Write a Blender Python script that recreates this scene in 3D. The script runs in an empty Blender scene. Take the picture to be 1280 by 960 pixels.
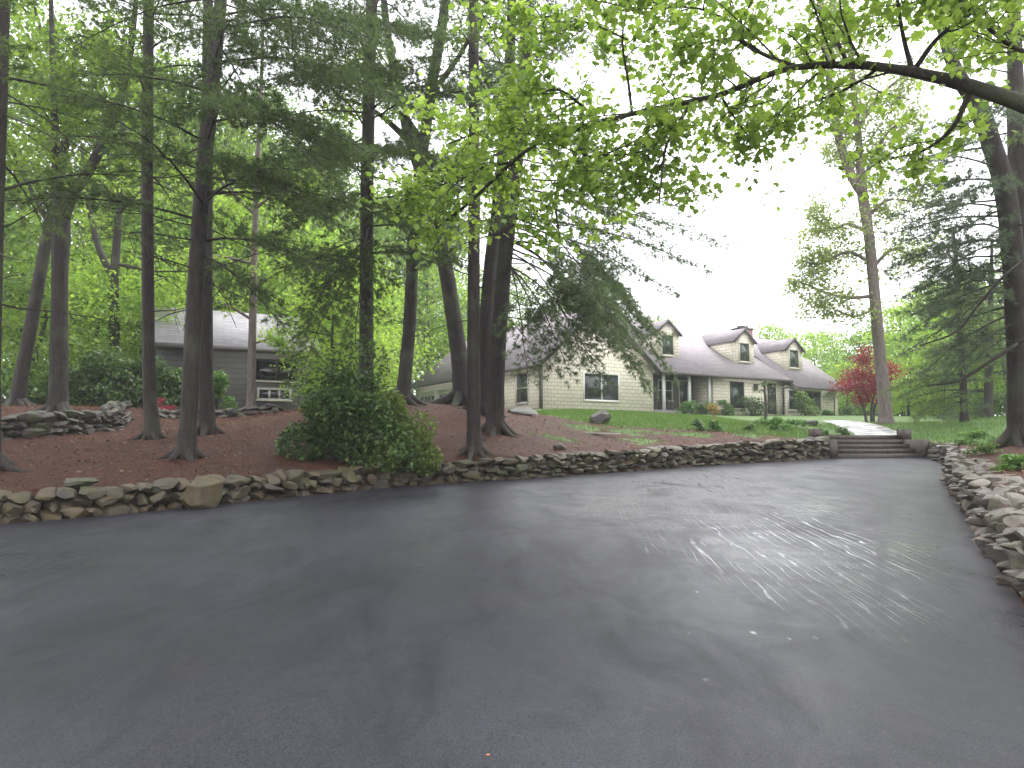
import bpy, bmesh, math, random
import numpy as np
from mathutils import Vector, Matrix

# ------------------------------------------------------------------ camera, sky, sun, exposure
scene = bpy.context.scene
COL = scene.collection
F = 888.0
PITCH = math.atan((556 - 480) / F)
EYE = np.array([0.0, 0.0, 1.6])
cam_data = bpy.data.cameras.new('camera')
cam = bpy.data.objects.new('camera', cam_data)
COL.objects.link(cam)
cam.location = EYE
cam.rotation_euler = (math.pi / 2 + PITCH, 0, 0)
cam_data.sensor_width = 36
cam_data.lens = 36 * F / 1280
cam_data.clip_start = 0.1
cam_data.clip_end = 2000
scene.camera = cam

SUN_EL, SUN_AZ = math.radians(58), math.radians(35)
world = bpy.data.worlds.new('World')
scene.world = world
world.use_nodes = True
wn = world.node_tree.nodes
wl = world.node_tree.links
wn.clear()
w_out = wn.new('ShaderNodeOutputWorld')
w_bg = wn.new('ShaderNodeBackground')
w_sky = wn.new('ShaderNodeTexSky')
w_sky.sky_type = 'NISHITA'
w_sky.sun_disc = False
w_sky.sun_elevation = SUN_EL
w_sky.sun_rotation = SUN_AZ
w_sky.air_density = 1.0
w_sky.dust_density = 6.0
w_sky.ozone_density = 1.0
w_hs = wn.new('ShaderNodeHueSaturation')
w_hs.inputs['Saturation'].default_value = 0.15
w_mix = wn.new('ShaderNodeMix')
w_mix.data_type = 'RGBA'
w_mix.inputs[0].default_value = 0.6
w_mix.inputs[7].default_value = (9.2, 9.4, 9.9, 1)      # the even light of the cloud deck
wl.new(w_sky.outputs[0], w_hs.inputs['Color'])
wl.new(w_hs.outputs[0], w_mix.inputs[6])
wl.new(w_mix.outputs[2], w_bg.inputs[0])
w_bg.inputs[1].default_value = 0.15
wl.new(w_bg.outputs[0], w_out.inputs[0])

sun_d = bpy.data.lights.new('sun', 'SUN')
sun_d.energy = 0.7
sun_d.angle = math.radians(25)
sun_d.color = (1.0, 0.97, 0.93)
sun = bpy.data.objects.new('sun', sun_d)
COL.objects.link(sun)
sun.rotation_euler = (math.pi / 2 - SUN_EL, 0, math.pi - SUN_AZ)

vs = scene.view_settings
vs.view_transform = 'Standard'
vs.look = 'None'
vs.exposure = 1.38
vs.gamma = 1.0
vs.use_curve_mapping = False
scene.render.engine = 'CYCLES'
cy = scene.cycles
cy.max_bounces = 7
cy.diffuse_bounces = 4
cy.glossy_bounces = 3
cy.transmission_bounces = 5
cy.transparent_max_bounces = 4
cy.caustics_reflective = False
cy.caustics_refractive = False
cy.use_denoising = True
cy.denoiser = 'OPENIMAGEDENOISE'
cy.sample_clamp_indirect = 6
cy.volume_bounces = 2
HAZE = 0.0009

# ------------------------------------------------------------------ helpers
def ray(px, py):
    x = (px - 640) / F
    y = (480 - py) / F
    return np.array([x, math.cos(PITCH) - y * math.sin(PITCH), math.sin(PITCH) + y * math.cos(PITCH)])

def at(px, py, d):
    r = ray(px, py)
    return EYE + r * (d / r[1])

def drive_z(y):
    return 0.05 * y

def drive_pt(px, py):
    r = ray(px, py)
    return EYE + r * (1.6 / (0.05 * r[1] - r[2]))

def norm(v):
    v = np.asarray(v, float)
    return v / (np.linalg.norm(v) + 1e-12)

def spline(pts, n_per=6):
    """Catmull-Rom through rows of any width."""
    P = np.asarray(pts, float)
    if len(P) < 3:
        t = np.linspace(0, 1, n_per + 1)[:, None]
        return P[0] * (1 - t) + P[-1] * t
    Q = np.vstack([2 * P[0] - P[1], P, 2 * P[-1] - P[-2]])
    out = []
    for i in range(1, len(Q) - 2):
        p0, p1, p2, p3 = Q[i - 1], Q[i], Q[i + 1], Q[i + 2]
        for t in np.arange(n_per) / n_per:
            out.append(0.5 * (2 * p1 + (p2 - p0) * t + (2 * p0 - 5 * p1 + 4 * p2 - p3) * t * t + (3 * p1 - p0 - 3 * p2 + p3) * t ** 3))
    out.append(P[-1])
    return np.array(out)

class Geo:
    """Collects vertices and faces (any size), builds ONE mesh object."""
    def __init__(self):
        self.v, self.f, self.n = [], [], 0

    def add(self, verts, faces):
        verts = np.asarray(verts, float).reshape(-1, 3)
        self.v.append(verts)
        if isinstance(faces, np.ndarray):
            self.f.append(faces + self.n)
        else:
            for fc in faces:
                self.f.append(np.array([fc]) + self.n)
        self.n += len(verts)
        return self

    def box(self, x0, x1, y0, y1, z0, z1):
        v = [(x, y, z) for z in (z0, z1) for y in (y0, y1) for x in (x0, x1)]
        f = np.array([(0, 2, 3, 1), (4, 5, 7, 6), (0, 1, 5, 4), (2, 6, 7, 3), (0, 4, 6, 2), (1, 3, 7, 5)])
        return self.add(v, f)

    def beam(self, a, b, w, h=None, up=(0, 0, 1)):
        a, b = np.asarray(a, float), np.asarray(b, float)
        h = w if h is None else h
        d = norm(b - a)
        s = norm(np.cross(d, up)) if abs(np.dot(d, up)) < 0.99 else np.array([1.0, 0, 0])
        u = np.cross(s, d)
        v = []
        for p in (a, b):
            for i, j in ((-1, -1), (1, -1), (1, 1), (-1, 1)):
                v.append(p + s * i * w / 2 + u * j * h / 2)
        f = np.array([(0, 1, 2, 3), (7, 6, 5, 4), (0, 4, 5, 1), (1, 5, 6, 2), (2, 6, 7, 3), (3, 7, 4, 0)])
        return self.add(v, f)

    def poly(self, pts):
        return self.add(pts, [tuple(range(len(pts)))])

    def prism(self, pts, offset):
        """closed solid: a polygon swept along offset"""
        P = np.asarray(pts, float)
        n = len(P)
        V = np.vstack([P, P + np.asarray(offset, float)])
        fs = [tuple(range(n))[::-1], tuple(range(n, 2 * n))]
        for i in range(n):
            j = (i + 1) % n
            fs.append((i, j, n + j, n + i))
        return self.add(V, fs)

    def tube(self, pts, radii, sides=8, cap=True, lump=0.0, rng=None):
        P = np.asarray(pts, float)
        n = len(P)
        R = np.broadcast_to(np.asarray(radii, float), (n,))
        T = np.gradient(P, axis=0)
        T /= np.linalg.norm(T, axis=1)[:, None] + 1e-9
        ref = np.array([1.0, 0, 0]) if abs(T[0][0]) < 0.8 else np.array([0, 1.0, 0])
        A = np.cross(T, ref)
        A /= np.linalg.norm(A, axis=1)[:, None] + 1e-9
        B = np.cross(T, A)
        ang = np.arange(sides) / sides * 2 * math.pi
        rr = R[:, None] * np.ones((1, sides))
        if lump and rng is not None:
            base = rng.normal(0, lump, sides)
            rr = rr * (1 + base[None, :] + rng.normal(0, lump * 0.5, (n, sides)))
        V = P[:, None, :] + rr[..., None] * (np.cos(ang)[None, :, None] * A[:, None, :] + np.sin(ang)[None, :, None] * B[:, None, :])
        i = np.arange(n - 1)[:, None] * sides
        j = np.arange(sides)[None, :]
        j2 = (j + 1) % sides
        fc = np.stack([i + j, i + j2, i + sides + j2, i + sides + j], -1).reshape(-1, 4)
        self.add(V.reshape(-1, 3), fc)
        if cap:
            k = self.n - n * sides
            self.f.append(np.array([[k + q for q in range(sides)][::-1]]))
            self.f.append(np.array([[self.n - sides + q for q in range(sides)]]))
        return self

    def mesh(self, name, mat, smooth=False, sharp=None):
        me = bpy.data.meshes.new(name)
        V = np.vstack(self.v) if self.v else np.zeros((0, 3))
        loops, starts, totals, s = [], [], [], 0
        for fc in self.f:
            k = fc.shape[1]
            loops.append(fc.reshape(-1))
            starts.append(s + np.arange(len(fc)) * k)
            totals.append(np.full(len(fc), k))
            s += fc.size
        L = np.concatenate(loops).astype(np.int32)
        S = np.concatenate(starts).astype(np.int32)
        me.vertices.add(len(V))
        me.vertices.foreach_set('co', V.astype(np.float32).ravel())
        me.loops.add(len(L))
        me.loops.foreach_set('vertex_index', L)
        me.polygons.add(len(S))
        me.polygons.foreach_set('loop_start', S)
        if smooth:
            me.polygons.foreach_set('use_smooth', np.ones(len(S), bool))
        me.update(calc_edges=True)
        me.validate(verbose=False)
        if sharp:
            me.set_sharp_from_angle(angle=math.radians(sharp))
        if mat:
            me.materials.append(mat)
        return me

    def build(self, name, mat, parent=None, smooth=False, sharp=None):
        o = bpy.data.objects.new(name, self.mesh(name, mat, smooth, sharp))
        COL.objects.link(o)
        if parent is not None:
            o.parent = parent
        return o

def tag(o, label=None, cat=None, group=None, kind=None):
    if label: o['label'] = label
    if cat: o['category'] = cat
    if group: o['group'] = group
    if kind: o['kind'] = kind
    return o

def thing(name, loc, label, cat, rz=0.0, group=None):
    o = bpy.data.objects.new(name, None)
    o.empty_display_size = 0.3
    COL.objects.link(o)
    o.location = loc
    o.rotation_euler = (0, 0, rz)
    return tag(o, label, cat, group)

def stamp(tv, tf, pos, rot, scale):
    """place a small template many times -> (verts, faces)"""
    n, k = len(pos), len(tv)
    V = np.einsum('nij,kj->nki', rot, tv) * np.asarray(scale).reshape(n, 1, -1) + pos[:, None, :]
    Fc = (np.arange(n) * k)[:, None, None] + tf[None]
    return V.reshape(-1, 3), Fc.reshape(-1, tf.shape[1])

def frames(yaw, pitch, roll):
    cy_, sy = np.cos(yaw), np.sin(yaw)
    cp, sp = np.cos(pitch), np.sin(pitch)
    cr, sr = np.cos(roll), np.sin(roll)
    o, z = np.ones_like(yaw), np.zeros_like(yaw)
    Rz = np.stack([np.stack([cy_, -sy, z], -1), np.stack([sy, cy_, z], -1), np.stack([z, z, o], -1)], -2)
    Rx = np.stack([np.stack([o, z, z], -1), np.stack([z, cp, -sp], -1), np.stack([z, sp, cp], -1)], -2)
    Ry = np.stack([np.stack([cr, z, sr], -1), np.stack([z, o, z], -1), np.stack([-sr, z, cr], -1)], -2)
    return Rz @ Rx @ Ry

# ------------------------------------------------------------------ materials
class Mat:
    def __init__(self, name):
        self.m = bpy.data.materials.new(name)
        self.m.use_nodes = True
        self.nt = self.m.node_tree
        self.N, self.L = self.nt.nodes, self.nt.links
        self.p = self.N['Principled BSDF']
        self.out = self.N['Material Output']

    def n(self, t, **kw):
        x = self.N.new(t)
        for k, v in kw.items():
            if k.startswith('i_'):
                x.inputs[k[2:].replace('_', ' ')].default_value = v
            else:
                setattr(x, k, v)
        return x

    def link(self, a, b):
        self.L.new(a, b)

    def coords(self, which='Object', scale=(1, 1, 1), rot=(0, 0, 0)):
        tc = self.n('ShaderNodeTexCoord')
        mp = self.n('ShaderNodeMapping')
        mp.inputs['Scale'].default_value = scale
        mp.inputs['Rotation'].default_value = rot
        self.link(tc.outputs[which], mp.inputs[0])
        return mp.outputs[0]

    def geo_pos(self, scale=(1, 1, 1)):
        g = self.n('ShaderNodeNewGeometry')
        mp = self.n('ShaderNodeMapping')
        mp.inputs['Scale'].default_value = scale
        self.link(g.outputs['Position'], mp.inputs[0])
        return mp.outputs[0]

    def noise(self, vec, scale, detail=4, rough=0.55, dist=0.0):
        x = self.n('ShaderNodeTexNoise')
        x.inputs['Scale'].default_value = scale
        x.inputs['Detail'].default_value = detail
        x.inputs['Roughness'].default_value = rough
        x.inputs['Distortion'].default_value = dist
        if vec is not None:
            self.link(vec, x.inputs['Vector'])
        return x.outputs['Fac']

    def ramp(self, fac, stops):
        x = self.n('ShaderNodeValToRGB')
        e = x.color_ramp.elements
        while len(e) < len(stops):
            e.new(0.5)
        for k, (p, c) in enumerate(stops):
            e[k].position = p
            e[k].color = (*c, 1) if not isinstance(c, (int, float)) else (c, c, c, 1)
        self.link(fac, x.inputs[0])
        return x.outputs[0]

    def math(self, op, a, b=None, c=None, clamp=False):
        x = self.n('ShaderNodeMath', operation=op, use_clamp=clamp)
        for k, s in enumerate((a, b, c)):
            if s is None: continue
            if isinstance(s, (int, float)): x.inputs[k].default_value = s
            else: self.link(s, x.inputs[k])
        return x.outputs[0]

    def mix(self, fac, a, b, blend='MIX'):
        x = self.n('ShaderNodeMix', data_type='RGBA', blend_type=blend)
        for k, s in ((0, fac), (6, a), (7, b)):
            if isinstance(s, (int, float)): x.inputs[k].default_value = s
            elif isinstance(s, tuple): x.inputs[k].default_value = (*s, 1)
            else: self.link(s, x.inputs[k])
        return x.outputs[2]

    def bump(self, h, strength=0.4, dist=0.02):
        b = self.n('ShaderNodeBump')
        b.inputs['Strength'].default_value = strength
        b.inputs['Distance'].default_value = dist
        self.link(h, b.inputs['Height'])
        self.link(b.outputs[0], self.p.inputs['Normal'])
        return b

    def base(self, c, rough=0.6, spec=0.5):
        if isinstance(c, tuple): self.p.inputs['Base Color'].default_value = (*c, 1)
        else: self.link(c, self.p.inputs['Base Color'])
        if isinstance(rough, (int, float)): self.p.inputs['Roughness'].default_value = rough
        else: self.link(rough, self.p.inputs['Roughness'])
        self.p.inputs['Specular IOR Level'].default_value = spec
        return self

def plain(name, c, rough=0.6, var=0.15, scale=6, spec=0.5, bump=0.0):
    m = Mat(name)
    f = m.noise(m.coords(), scale, 5)
    lo = tuple(x * (1 - var) for x in c)
    hi = tuple(min(1, x * (1 + var)) for x in c)
    m.base(m.ramp(f, [(0.3, lo), (0.7, hi)]), rough, spec)
    if bump: m.bump(f, bump)
    return m.m

def leaf_mat(name, dark, light, trans=0.45, warm=1.25, rough=0.45):
    m = Mat(name)
    g = m.n('ShaderNodeNewGeometry')
    r = g.outputs['Random Per Island']
    big = m.noise(m.geo_pos(), 0.6, 2)
    f = m.math('ADD', m.math('MULTIPLY', r, 0.6), m.math('MULTIPLY', big, 0.4))
    col = m.ramp(f, [(0.15, dark), (0.75, light)])
    m.base(col, rough, 0.35)
    tr = m.n('ShaderNodeBsdfTranslucent')
    tcol = m.mix(1.0, col, (warm, 1.2, 0.8), 'MULTIPLY')
    m.link(tcol, tr.inputs[0])
    mx = m.n('ShaderNodeMixShader')
    mx.inputs[0].default_value = trans
    m.link(m.p.outputs[0], mx.inputs[1])
    m.link(tr.outputs[0], mx.inputs[2])
    m.link(mx.outputs[0], m.out.inputs[0])
    return m.m

def needle_mat(name, dark, light, trans=0.3):
    m = Mat(name)
    f = m.noise(m.geo_pos(), 1.3, 4, 0.7)
    col = m.ramp(f, [(0.3, dark), (0.7, light)])
    m.base(col, 0.5, 0.4)
    tr = m.n('ShaderNodeBsdfTranslucent')
    m.link(col, tr.inputs[0])
    mx = m.n('ShaderNodeMixShader')
    mx.inputs[0].default_value = trans
    m.link(m.p.outputs[0], mx.inputs[1])
    m.link(tr.outputs[0], mx.inputs[2])
    m.link(mx.outputs[0], m.out.inputs[0])
    return m.m

def bark_mat(name, dark, light, rough=0.75, lichen=0.0):
    m = Mat(name)
    v = m.geo_pos((9, 9, 1.6))
    n1 = m.noise(v, 2.2, 6, 0.65, 0.6)
    n2 = m.noise(m.geo_pos(), 1.2, 3)
    col = m.ramp(n1, [(0.32, dark), (0.68, light)])
    if lichen:
        col = m.mix(m.math('MULTIPLY', m.ramp(n2, [(0.5, 0.0), (0.68, 1.0)]), lichen), col, (0.10, 0.12, 0.06))
    m.base(col, rough, 0.35)
    m.bump(n1, 0.9, 0.03)
    return m.m

M = {}
M['bark_pine'] = bark_mat('pine_bark', (0.008, 0.006, 0.005), (0.042, 0.031, 0.025), lichen=0.25)
M['bark_oak'] = bark_mat('oak_bark', (0.009, 0.0075, 0.0065), (0.045, 0.036, 0.029), lichen=0.4)
M['bark_pale'] = bark_mat('pale_bark', (0.08, 0.062, 0.055), (0.21, 0.165, 0.145), lichen=0.2)
M['needles'] = needle_mat('pine_needles', (0.085, 0.145, 0.034), (0.19, 0.28, 0.07), 0.54)
M['needles_dark'] = needle_mat('dark_pine_needles', (0.06, 0.10, 0.03), (0.135, 0.20, 0.06), 0.5)
M['needles_far'] = needle_mat('bluish_pine_needles', (0.07, 0.105, 0.058), (0.15, 0.205, 0.11), 0.48)
M['needles_soft'] = needle_mat('soft_pine_needles', (0.09, 0.14, 0.055), (0.19, 0.26, 0.11), 0.52)
M['needles_rust'] = needle_mat('rust_needles', (0.10, 0.05, 0.02), (0.22, 0.12, 0.05))
M['maple'] = leaf_mat('maple_leaf', (0.12, 0.215, 0.035), (0.31, 0.45, 0.10), 0.58)
M['wood_leaf'] = leaf_mat('woodland_leaf', (0.10, 0.175, 0.035), (0.235, 0.365, 0.075), 0.58)
M['wood_leaf_b'] = leaf_mat('woodland_leaf_cool', (0.07, 0.135, 0.036), (0.175, 0.285, 0.078), 0.55)
M['lime_leaf'] = leaf_mat('lime_leaf', (0.18, 0.30, 0.05), (0.32, 0.48, 0.10), 0.6)
M['pale_leaf'] = leaf_mat('pale_leaf', (0.17, 0.23, 0.07), (0.31, 0.40, 0.14), 0.55)
M['shrub_leaf'] = leaf_mat('shrub_leaf', (0.032, 0.07, 0.02), (0.11, 0.18, 0.05), 0.36, 1.1, 0.45)
M['shrub_tip'] = leaf_mat('young_shrub_leaf', (0.08, 0.125, 0.025), (0.19, 0.26, 0.06), 0.4)
M['plant_leaf'] = leaf_mat('garden_leaf', (0.06, 0.15, 0.03), (0.15, 0.28, 0.06), 0.4)
M['red_leaf'] = leaf_mat('red_maple_leaf', (0.14, 0.018, 0.028), (0.32, 0.045, 0.066), 0.4, 1.4)
M['azalea'] = leaf_mat('azalea_petal', (0.18, 0.012, 0.04), (0.36, 0.05, 0.10), 0.4, 1.3)
M['straw_leaf'] = leaf_mat('yellow_stalk', (0.25, 0.17, 0.06), (0.42, 0.32, 0.12), 0.4)
M['grass'] = leaf_mat('grass_blade', (0.06, 0.125, 0.025), (0.135, 0.225, 0.05), 0.4)
M['litter'] = plain('dry_leaf', (0.17, 0.11, 0.055), 0.7, 0.5, 30)
M['orange_leaf'] = plain('orange_leaf', (0.5, 0.14, 0.03), 0.5)
M['white'] = plain('white_paint', (0.72, 0.71, 0.68), 0.5, 0.06)
M['cream_trim'] = plain('cream_trim', (0.62, 0.57, 0.46), 0.5, 0.06)
M['gutter'] = plain('brown_gutter', (0.06, 0.05, 0.045), 0.45)
M['dark_wood'] = plain('dark_wood', (0.045, 0.035, 0.03), 0.6)
M['timber'] = plain('wet_timber', (0.055, 0.038, 0.03), 0.55, 0.5, 9, bump=0.4)
M['grey_board'] = plain('weathered_board', (0.5, 0.48, 0.45), 0.6, 0.2)
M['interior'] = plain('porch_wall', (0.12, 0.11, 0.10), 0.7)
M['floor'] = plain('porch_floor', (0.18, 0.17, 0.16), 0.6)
M['grey_wall'] = None

def glass_mat(name, c=(0.02, 0.025, 0.025), rough=0.06):
    m = Mat(name)
    m.base(c, rough, 0.8)
    m.bump(m.noise(m.coords(), 1.5, 2), 0.05, 0.05)
    return m.m
M['glass'] = glass_mat('window_glass')
M['glass_green_reflect'] = glass_mat('green_reflection_glass', (0.025, 0.045, 0.03))  # green of the mirrored foliage is put into the pane colour

def shingle_wall(name, c, course=0.19, width=0.33, dark=0.5):
    m = Mat(name)
    tc = m.n('ShaderNodeTexCoord')
    sp = m.n('ShaderNodeSeparateXYZ')
    m.link(tc.outputs['Object'], sp.inputs[0])
    cb = m.n('ShaderNodeCombineXYZ')
    m.link(m.math('ADD', sp.outputs[0], sp.outputs[1]), cb.inputs[0])
    m.link(sp.outputs[2], cb.inputs[1])
    br = m.n('ShaderNodeTexBrick')
    br.offset = 0.5
    br.inputs['Color1'].default_value = (*[x * 0.93 for x in c], 1)
    br.inputs['Color2'].default_value = (*[min(1, x * 1.05) for x in c], 1)
    br.inputs['Mortar'].default_value = (*[x * dark for x in c], 1)
    br.inputs['Scale'].default_value = 1
    br.inputs['Mortar Size'].default_value = 0.011
    br.inputs['Mortar Smooth'].default_value = 0.3
    br.inputs['Brick Width'].default_value = width
    br.inputs['Row Height'].default_value = course
    m.link(cb.outputs[0], br.inputs['Vector'])
    n = m.noise(m.coords(), 0.8, 5)
    col = m.mix(m.math('MULTIPLY', m.ramp(n, [(0.45, 0.0), (0.8, 1.0)]), 0.35), br.outputs[0], tuple(x * 0.7 for x in c))
    m.base(col, 0.65, 0.3)
    # each course leans out towards its lower edge
    saw = m.math('FRACT', m.math('DIVIDE', sp.outputs[2], course))
    h = m.math('ADD', m.math('MULTIPLY', saw, -0.6), m.math('MULTIPLY', br.outputs['Fac'], -0.6))
    m.bump(h, 0.7, 0.02)
    return m.m
M['siding'] = shingle_wall('cream_shingle', (0.78, 0.71, 0.58), 0.21, 0.45, 0.4)
M['grey_wall'] = shingle_wall('grey_boards', (0.15, 0.145, 0.14), 0.22, 3.0, 0.6)

def roof_mat(name, c):
    m = Mat(name)
    tc = m.n('ShaderNodeTexCoord')
    sp = m.n('ShaderNodeSeparateXYZ')
    m.link(tc.outputs['Object'], sp.inputs[0])
    cb = m.n('ShaderNodeCombineXYZ')
    m.link(m.math('ADD', sp.outputs[0], sp.outputs[1]), cb.inputs[0])
    m.link(sp.outputs[2], cb.inputs[1])
    br = m.n('ShaderNodeTexBrick')
    br.inputs['Color1'].default_value = (*[x * 0.85 for x in c], 1)
    br.inputs['Color2'].default_value = (*[x * 1.15 for x in c], 1)
    br.inputs['Mortar'].default_value = (*[x * 0.6 for x in c], 1)
    br.inputs['Scale'].default_value = 1
    br.inputs['Mortar Size'].default_value = 0.008
    br.inputs['Brick Width'].default_value = 0.3
    br.inputs['Row Height'].default_value = 0.09
    m.link(cb.outputs[0], br.inputs['Vector'])
    n = m.noise(m.coords(), 0.5, 5)
    col = m.mix(m.ramp(n, [(0.35, 0.0), (0.75, 0.45)]), br.outputs[0], tuple(x * 0.62 for x in c))
    m.base(col, 0.7, 0.3)
    m.bump(br.outputs['Fac'], -0.4, 0.01)
    return m.m
M['roof'] = roof_mat('mauve_shingle_roof', (0.27, 0.235, 0.25))
M['roof_grey'] = roof_mat('grey_shingle_roof', (0.30, 0.285, 0.30))

def brick_mat(name):
    m = Mat(name)
    tc = m.n('ShaderNodeTexCoord')
    sp = m.n('ShaderNodeSeparateXYZ')
    m.link(tc.outputs['Object'], sp.inputs[0])
    cb = m.n('ShaderNodeCombineXYZ')
    m.link(m.math('ADD', sp.outputs[0], sp.outputs[1]), cb.inputs[0])
    m.link(sp.outputs[2], cb.inputs[1])
    br = m.n('ShaderNodeTexBrick')
    br.inputs['Color1'].default_value = (0.20, 0.055, 0.04, 1)
    br.inputs['Color2'].default_value = (0.27, 0.085, 0.06, 1)
    br.inputs['Mortar'].default_value = (0.25, 0.22, 0.2, 1)
    br.inputs['Scale'].default_value = 1
    br.inputs['Mortar Size'].default_value = 0.012
    br.inputs['Brick Width'].default_value = 0.22
    br.inputs['Row Height'].default_value = 0.075
    m.link(cb.outputs[0], br.inputs['Vector'])
    m.base(br.outputs[0], 0.7)
    return m.m
M['brick'] = brick_mat('red_brick')

def stone_mat(name, cols, moss=0.3):
    m = Mat(name)
    g = m.n('ShaderNodeNewGeometry')
    oi = m.n('ShaderNodeObjectInfo')
    r = m.math('FRACT', m.math('ADD', g.outputs['Random Per Island'], oi.outputs['Random']))
    stops = [(k / (len(cols) - 1) * 0.96 + 0.02, c) for k, c in enumerate(cols)]
    col = m.ramp(r, stops)
    pos = m.geo_pos()
    n = m.noise(pos, 7, 6, 0.65)
    col = m.mix(m.ramp(n, [(0.3, 0.75), (0.7, 0.0)]), col, (0.035, 0.03, 0.026))
    n2 = m.noise(pos, 2.3, 4, 0.6)
    col = m.mix(m.math('MULTIPLY', m.ramp(n2, [(0.5, 0.0), (0.66, 1.0)]), moss), col, (0.07, 0.085, 0.03))
    m.base(col, 0.6, 0.4)
    m.bump(m.noise(pos, 22, 6, 0.7), 0.6, 0.02)
    return m.m
M['stone'] = stone_mat('field_stone', [(0.035, 0.028, 0.02), (0.115, 0.085, 0.038), (0.06, 0.048, 0.03), (0.13, 0.097, 0.046), (0.04, 0.034, 0.028), (0.10, 0.068, 0.032)], 0.6)
M['stone_pink'] = stone_mat('pinkish_field_stone', [(0.12, 0.09, 0.07), (0.20, 0.16, 0.13), (0.08, 0.066, 0.056), (0.18, 0.145, 0.105), (0.13, 0.115, 0.10), (0.15, 0.105, 0.075)], 0.4)
M['stone_dark'] = stone_mat('mossy_dark_stone', [(0.04, 0.035, 0.03), (0.09, 0.08, 0.064), (0.06, 0.052, 0.044), (0.11, 0.095, 0.072)], 0.65)

M['rock_dark'] = stone_mat('dark_rock', [(0.022, 0.019, 0.016), (0.045, 0.038, 0.03)], 0.4)
M['stone_tan'] = stone_mat('tan_field_stone', [(0.11, 0.083, 0.04), (0.13, 0.097, 0.048)], 0.4)

def concrete_mat():
    m = Mat('wet_concrete')
    n = m.noise(m.geo_pos(), 1.5, 6)
    m.base(m.ramp(n, [(0.3, (0.38, 0.37, 0.37)), (0.7, (0.55, 0.54, 0.54))]), m.ramp(n, [(0.4, 0.15), (0.7, 0.45)]), 0.5)
    return m.m
M['concrete'] = concrete_mat()

def ground_mat():
    m = Mat('ground')
    pos = m.geo_pos()
    at_ = m.n('ShaderNodeAttribute', attribute_name='lawn')
    edge = m.math('ADD', at_.outputs['Fac'], m.math('MULTIPLY', m.math('SUBTRACT', m.noise(pos, 1.1, 5, 0.65), 0.5), 2.2))
    lawn = m.ramp(edge, [(0.45, 0.0), (0.55, 1.0)])
    n1 = m.noise(pos, 14, 6, 0.75)
    n2 = m.noise(pos, 0.7, 4)
    n3 = m.noise(m.geo_pos((60, 12, 12)), 1.0, 4, 0.7)
    straw = m.ramp(n1, [(0.25, (0.016, 0.006, 0.003)), (0.5, (0.066, 0.021, 0.009)), (0.78, (0.15, 0.052, 0.024))])
    straw = m.mix(m.ramp(n3, [(0.55, 0.0), (0.75, 0.6)]), straw, (0.085, 0.042, 0.025))
    straw = m.mix(m.ramp(n2, [(0.4, 0.0), (0.7, 0.55)]), straw, (0.032, 0.018, 0.011))
    gr = m.ramp(m.noise(pos, 9, 6, 0.7), [(0.3, (0.04, 0.095, 0.018)), (0.7, (0.10, 0.18, 0.035))])
    gr = m.mix(m.ramp(m.noise(pos, 0.5, 3), [(0.45, 0.0), (0.7, 0.4)]), gr, (0.16, 0.2, 0.06))
    m.base(m.mix(lawn, straw, gr), 0.75, 0.25)
    m.bump(m.noise(pos, 25, 6, 0.75), 0.9, 0.05)
    return m.m
M['ground'] = ground_mat()

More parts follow.
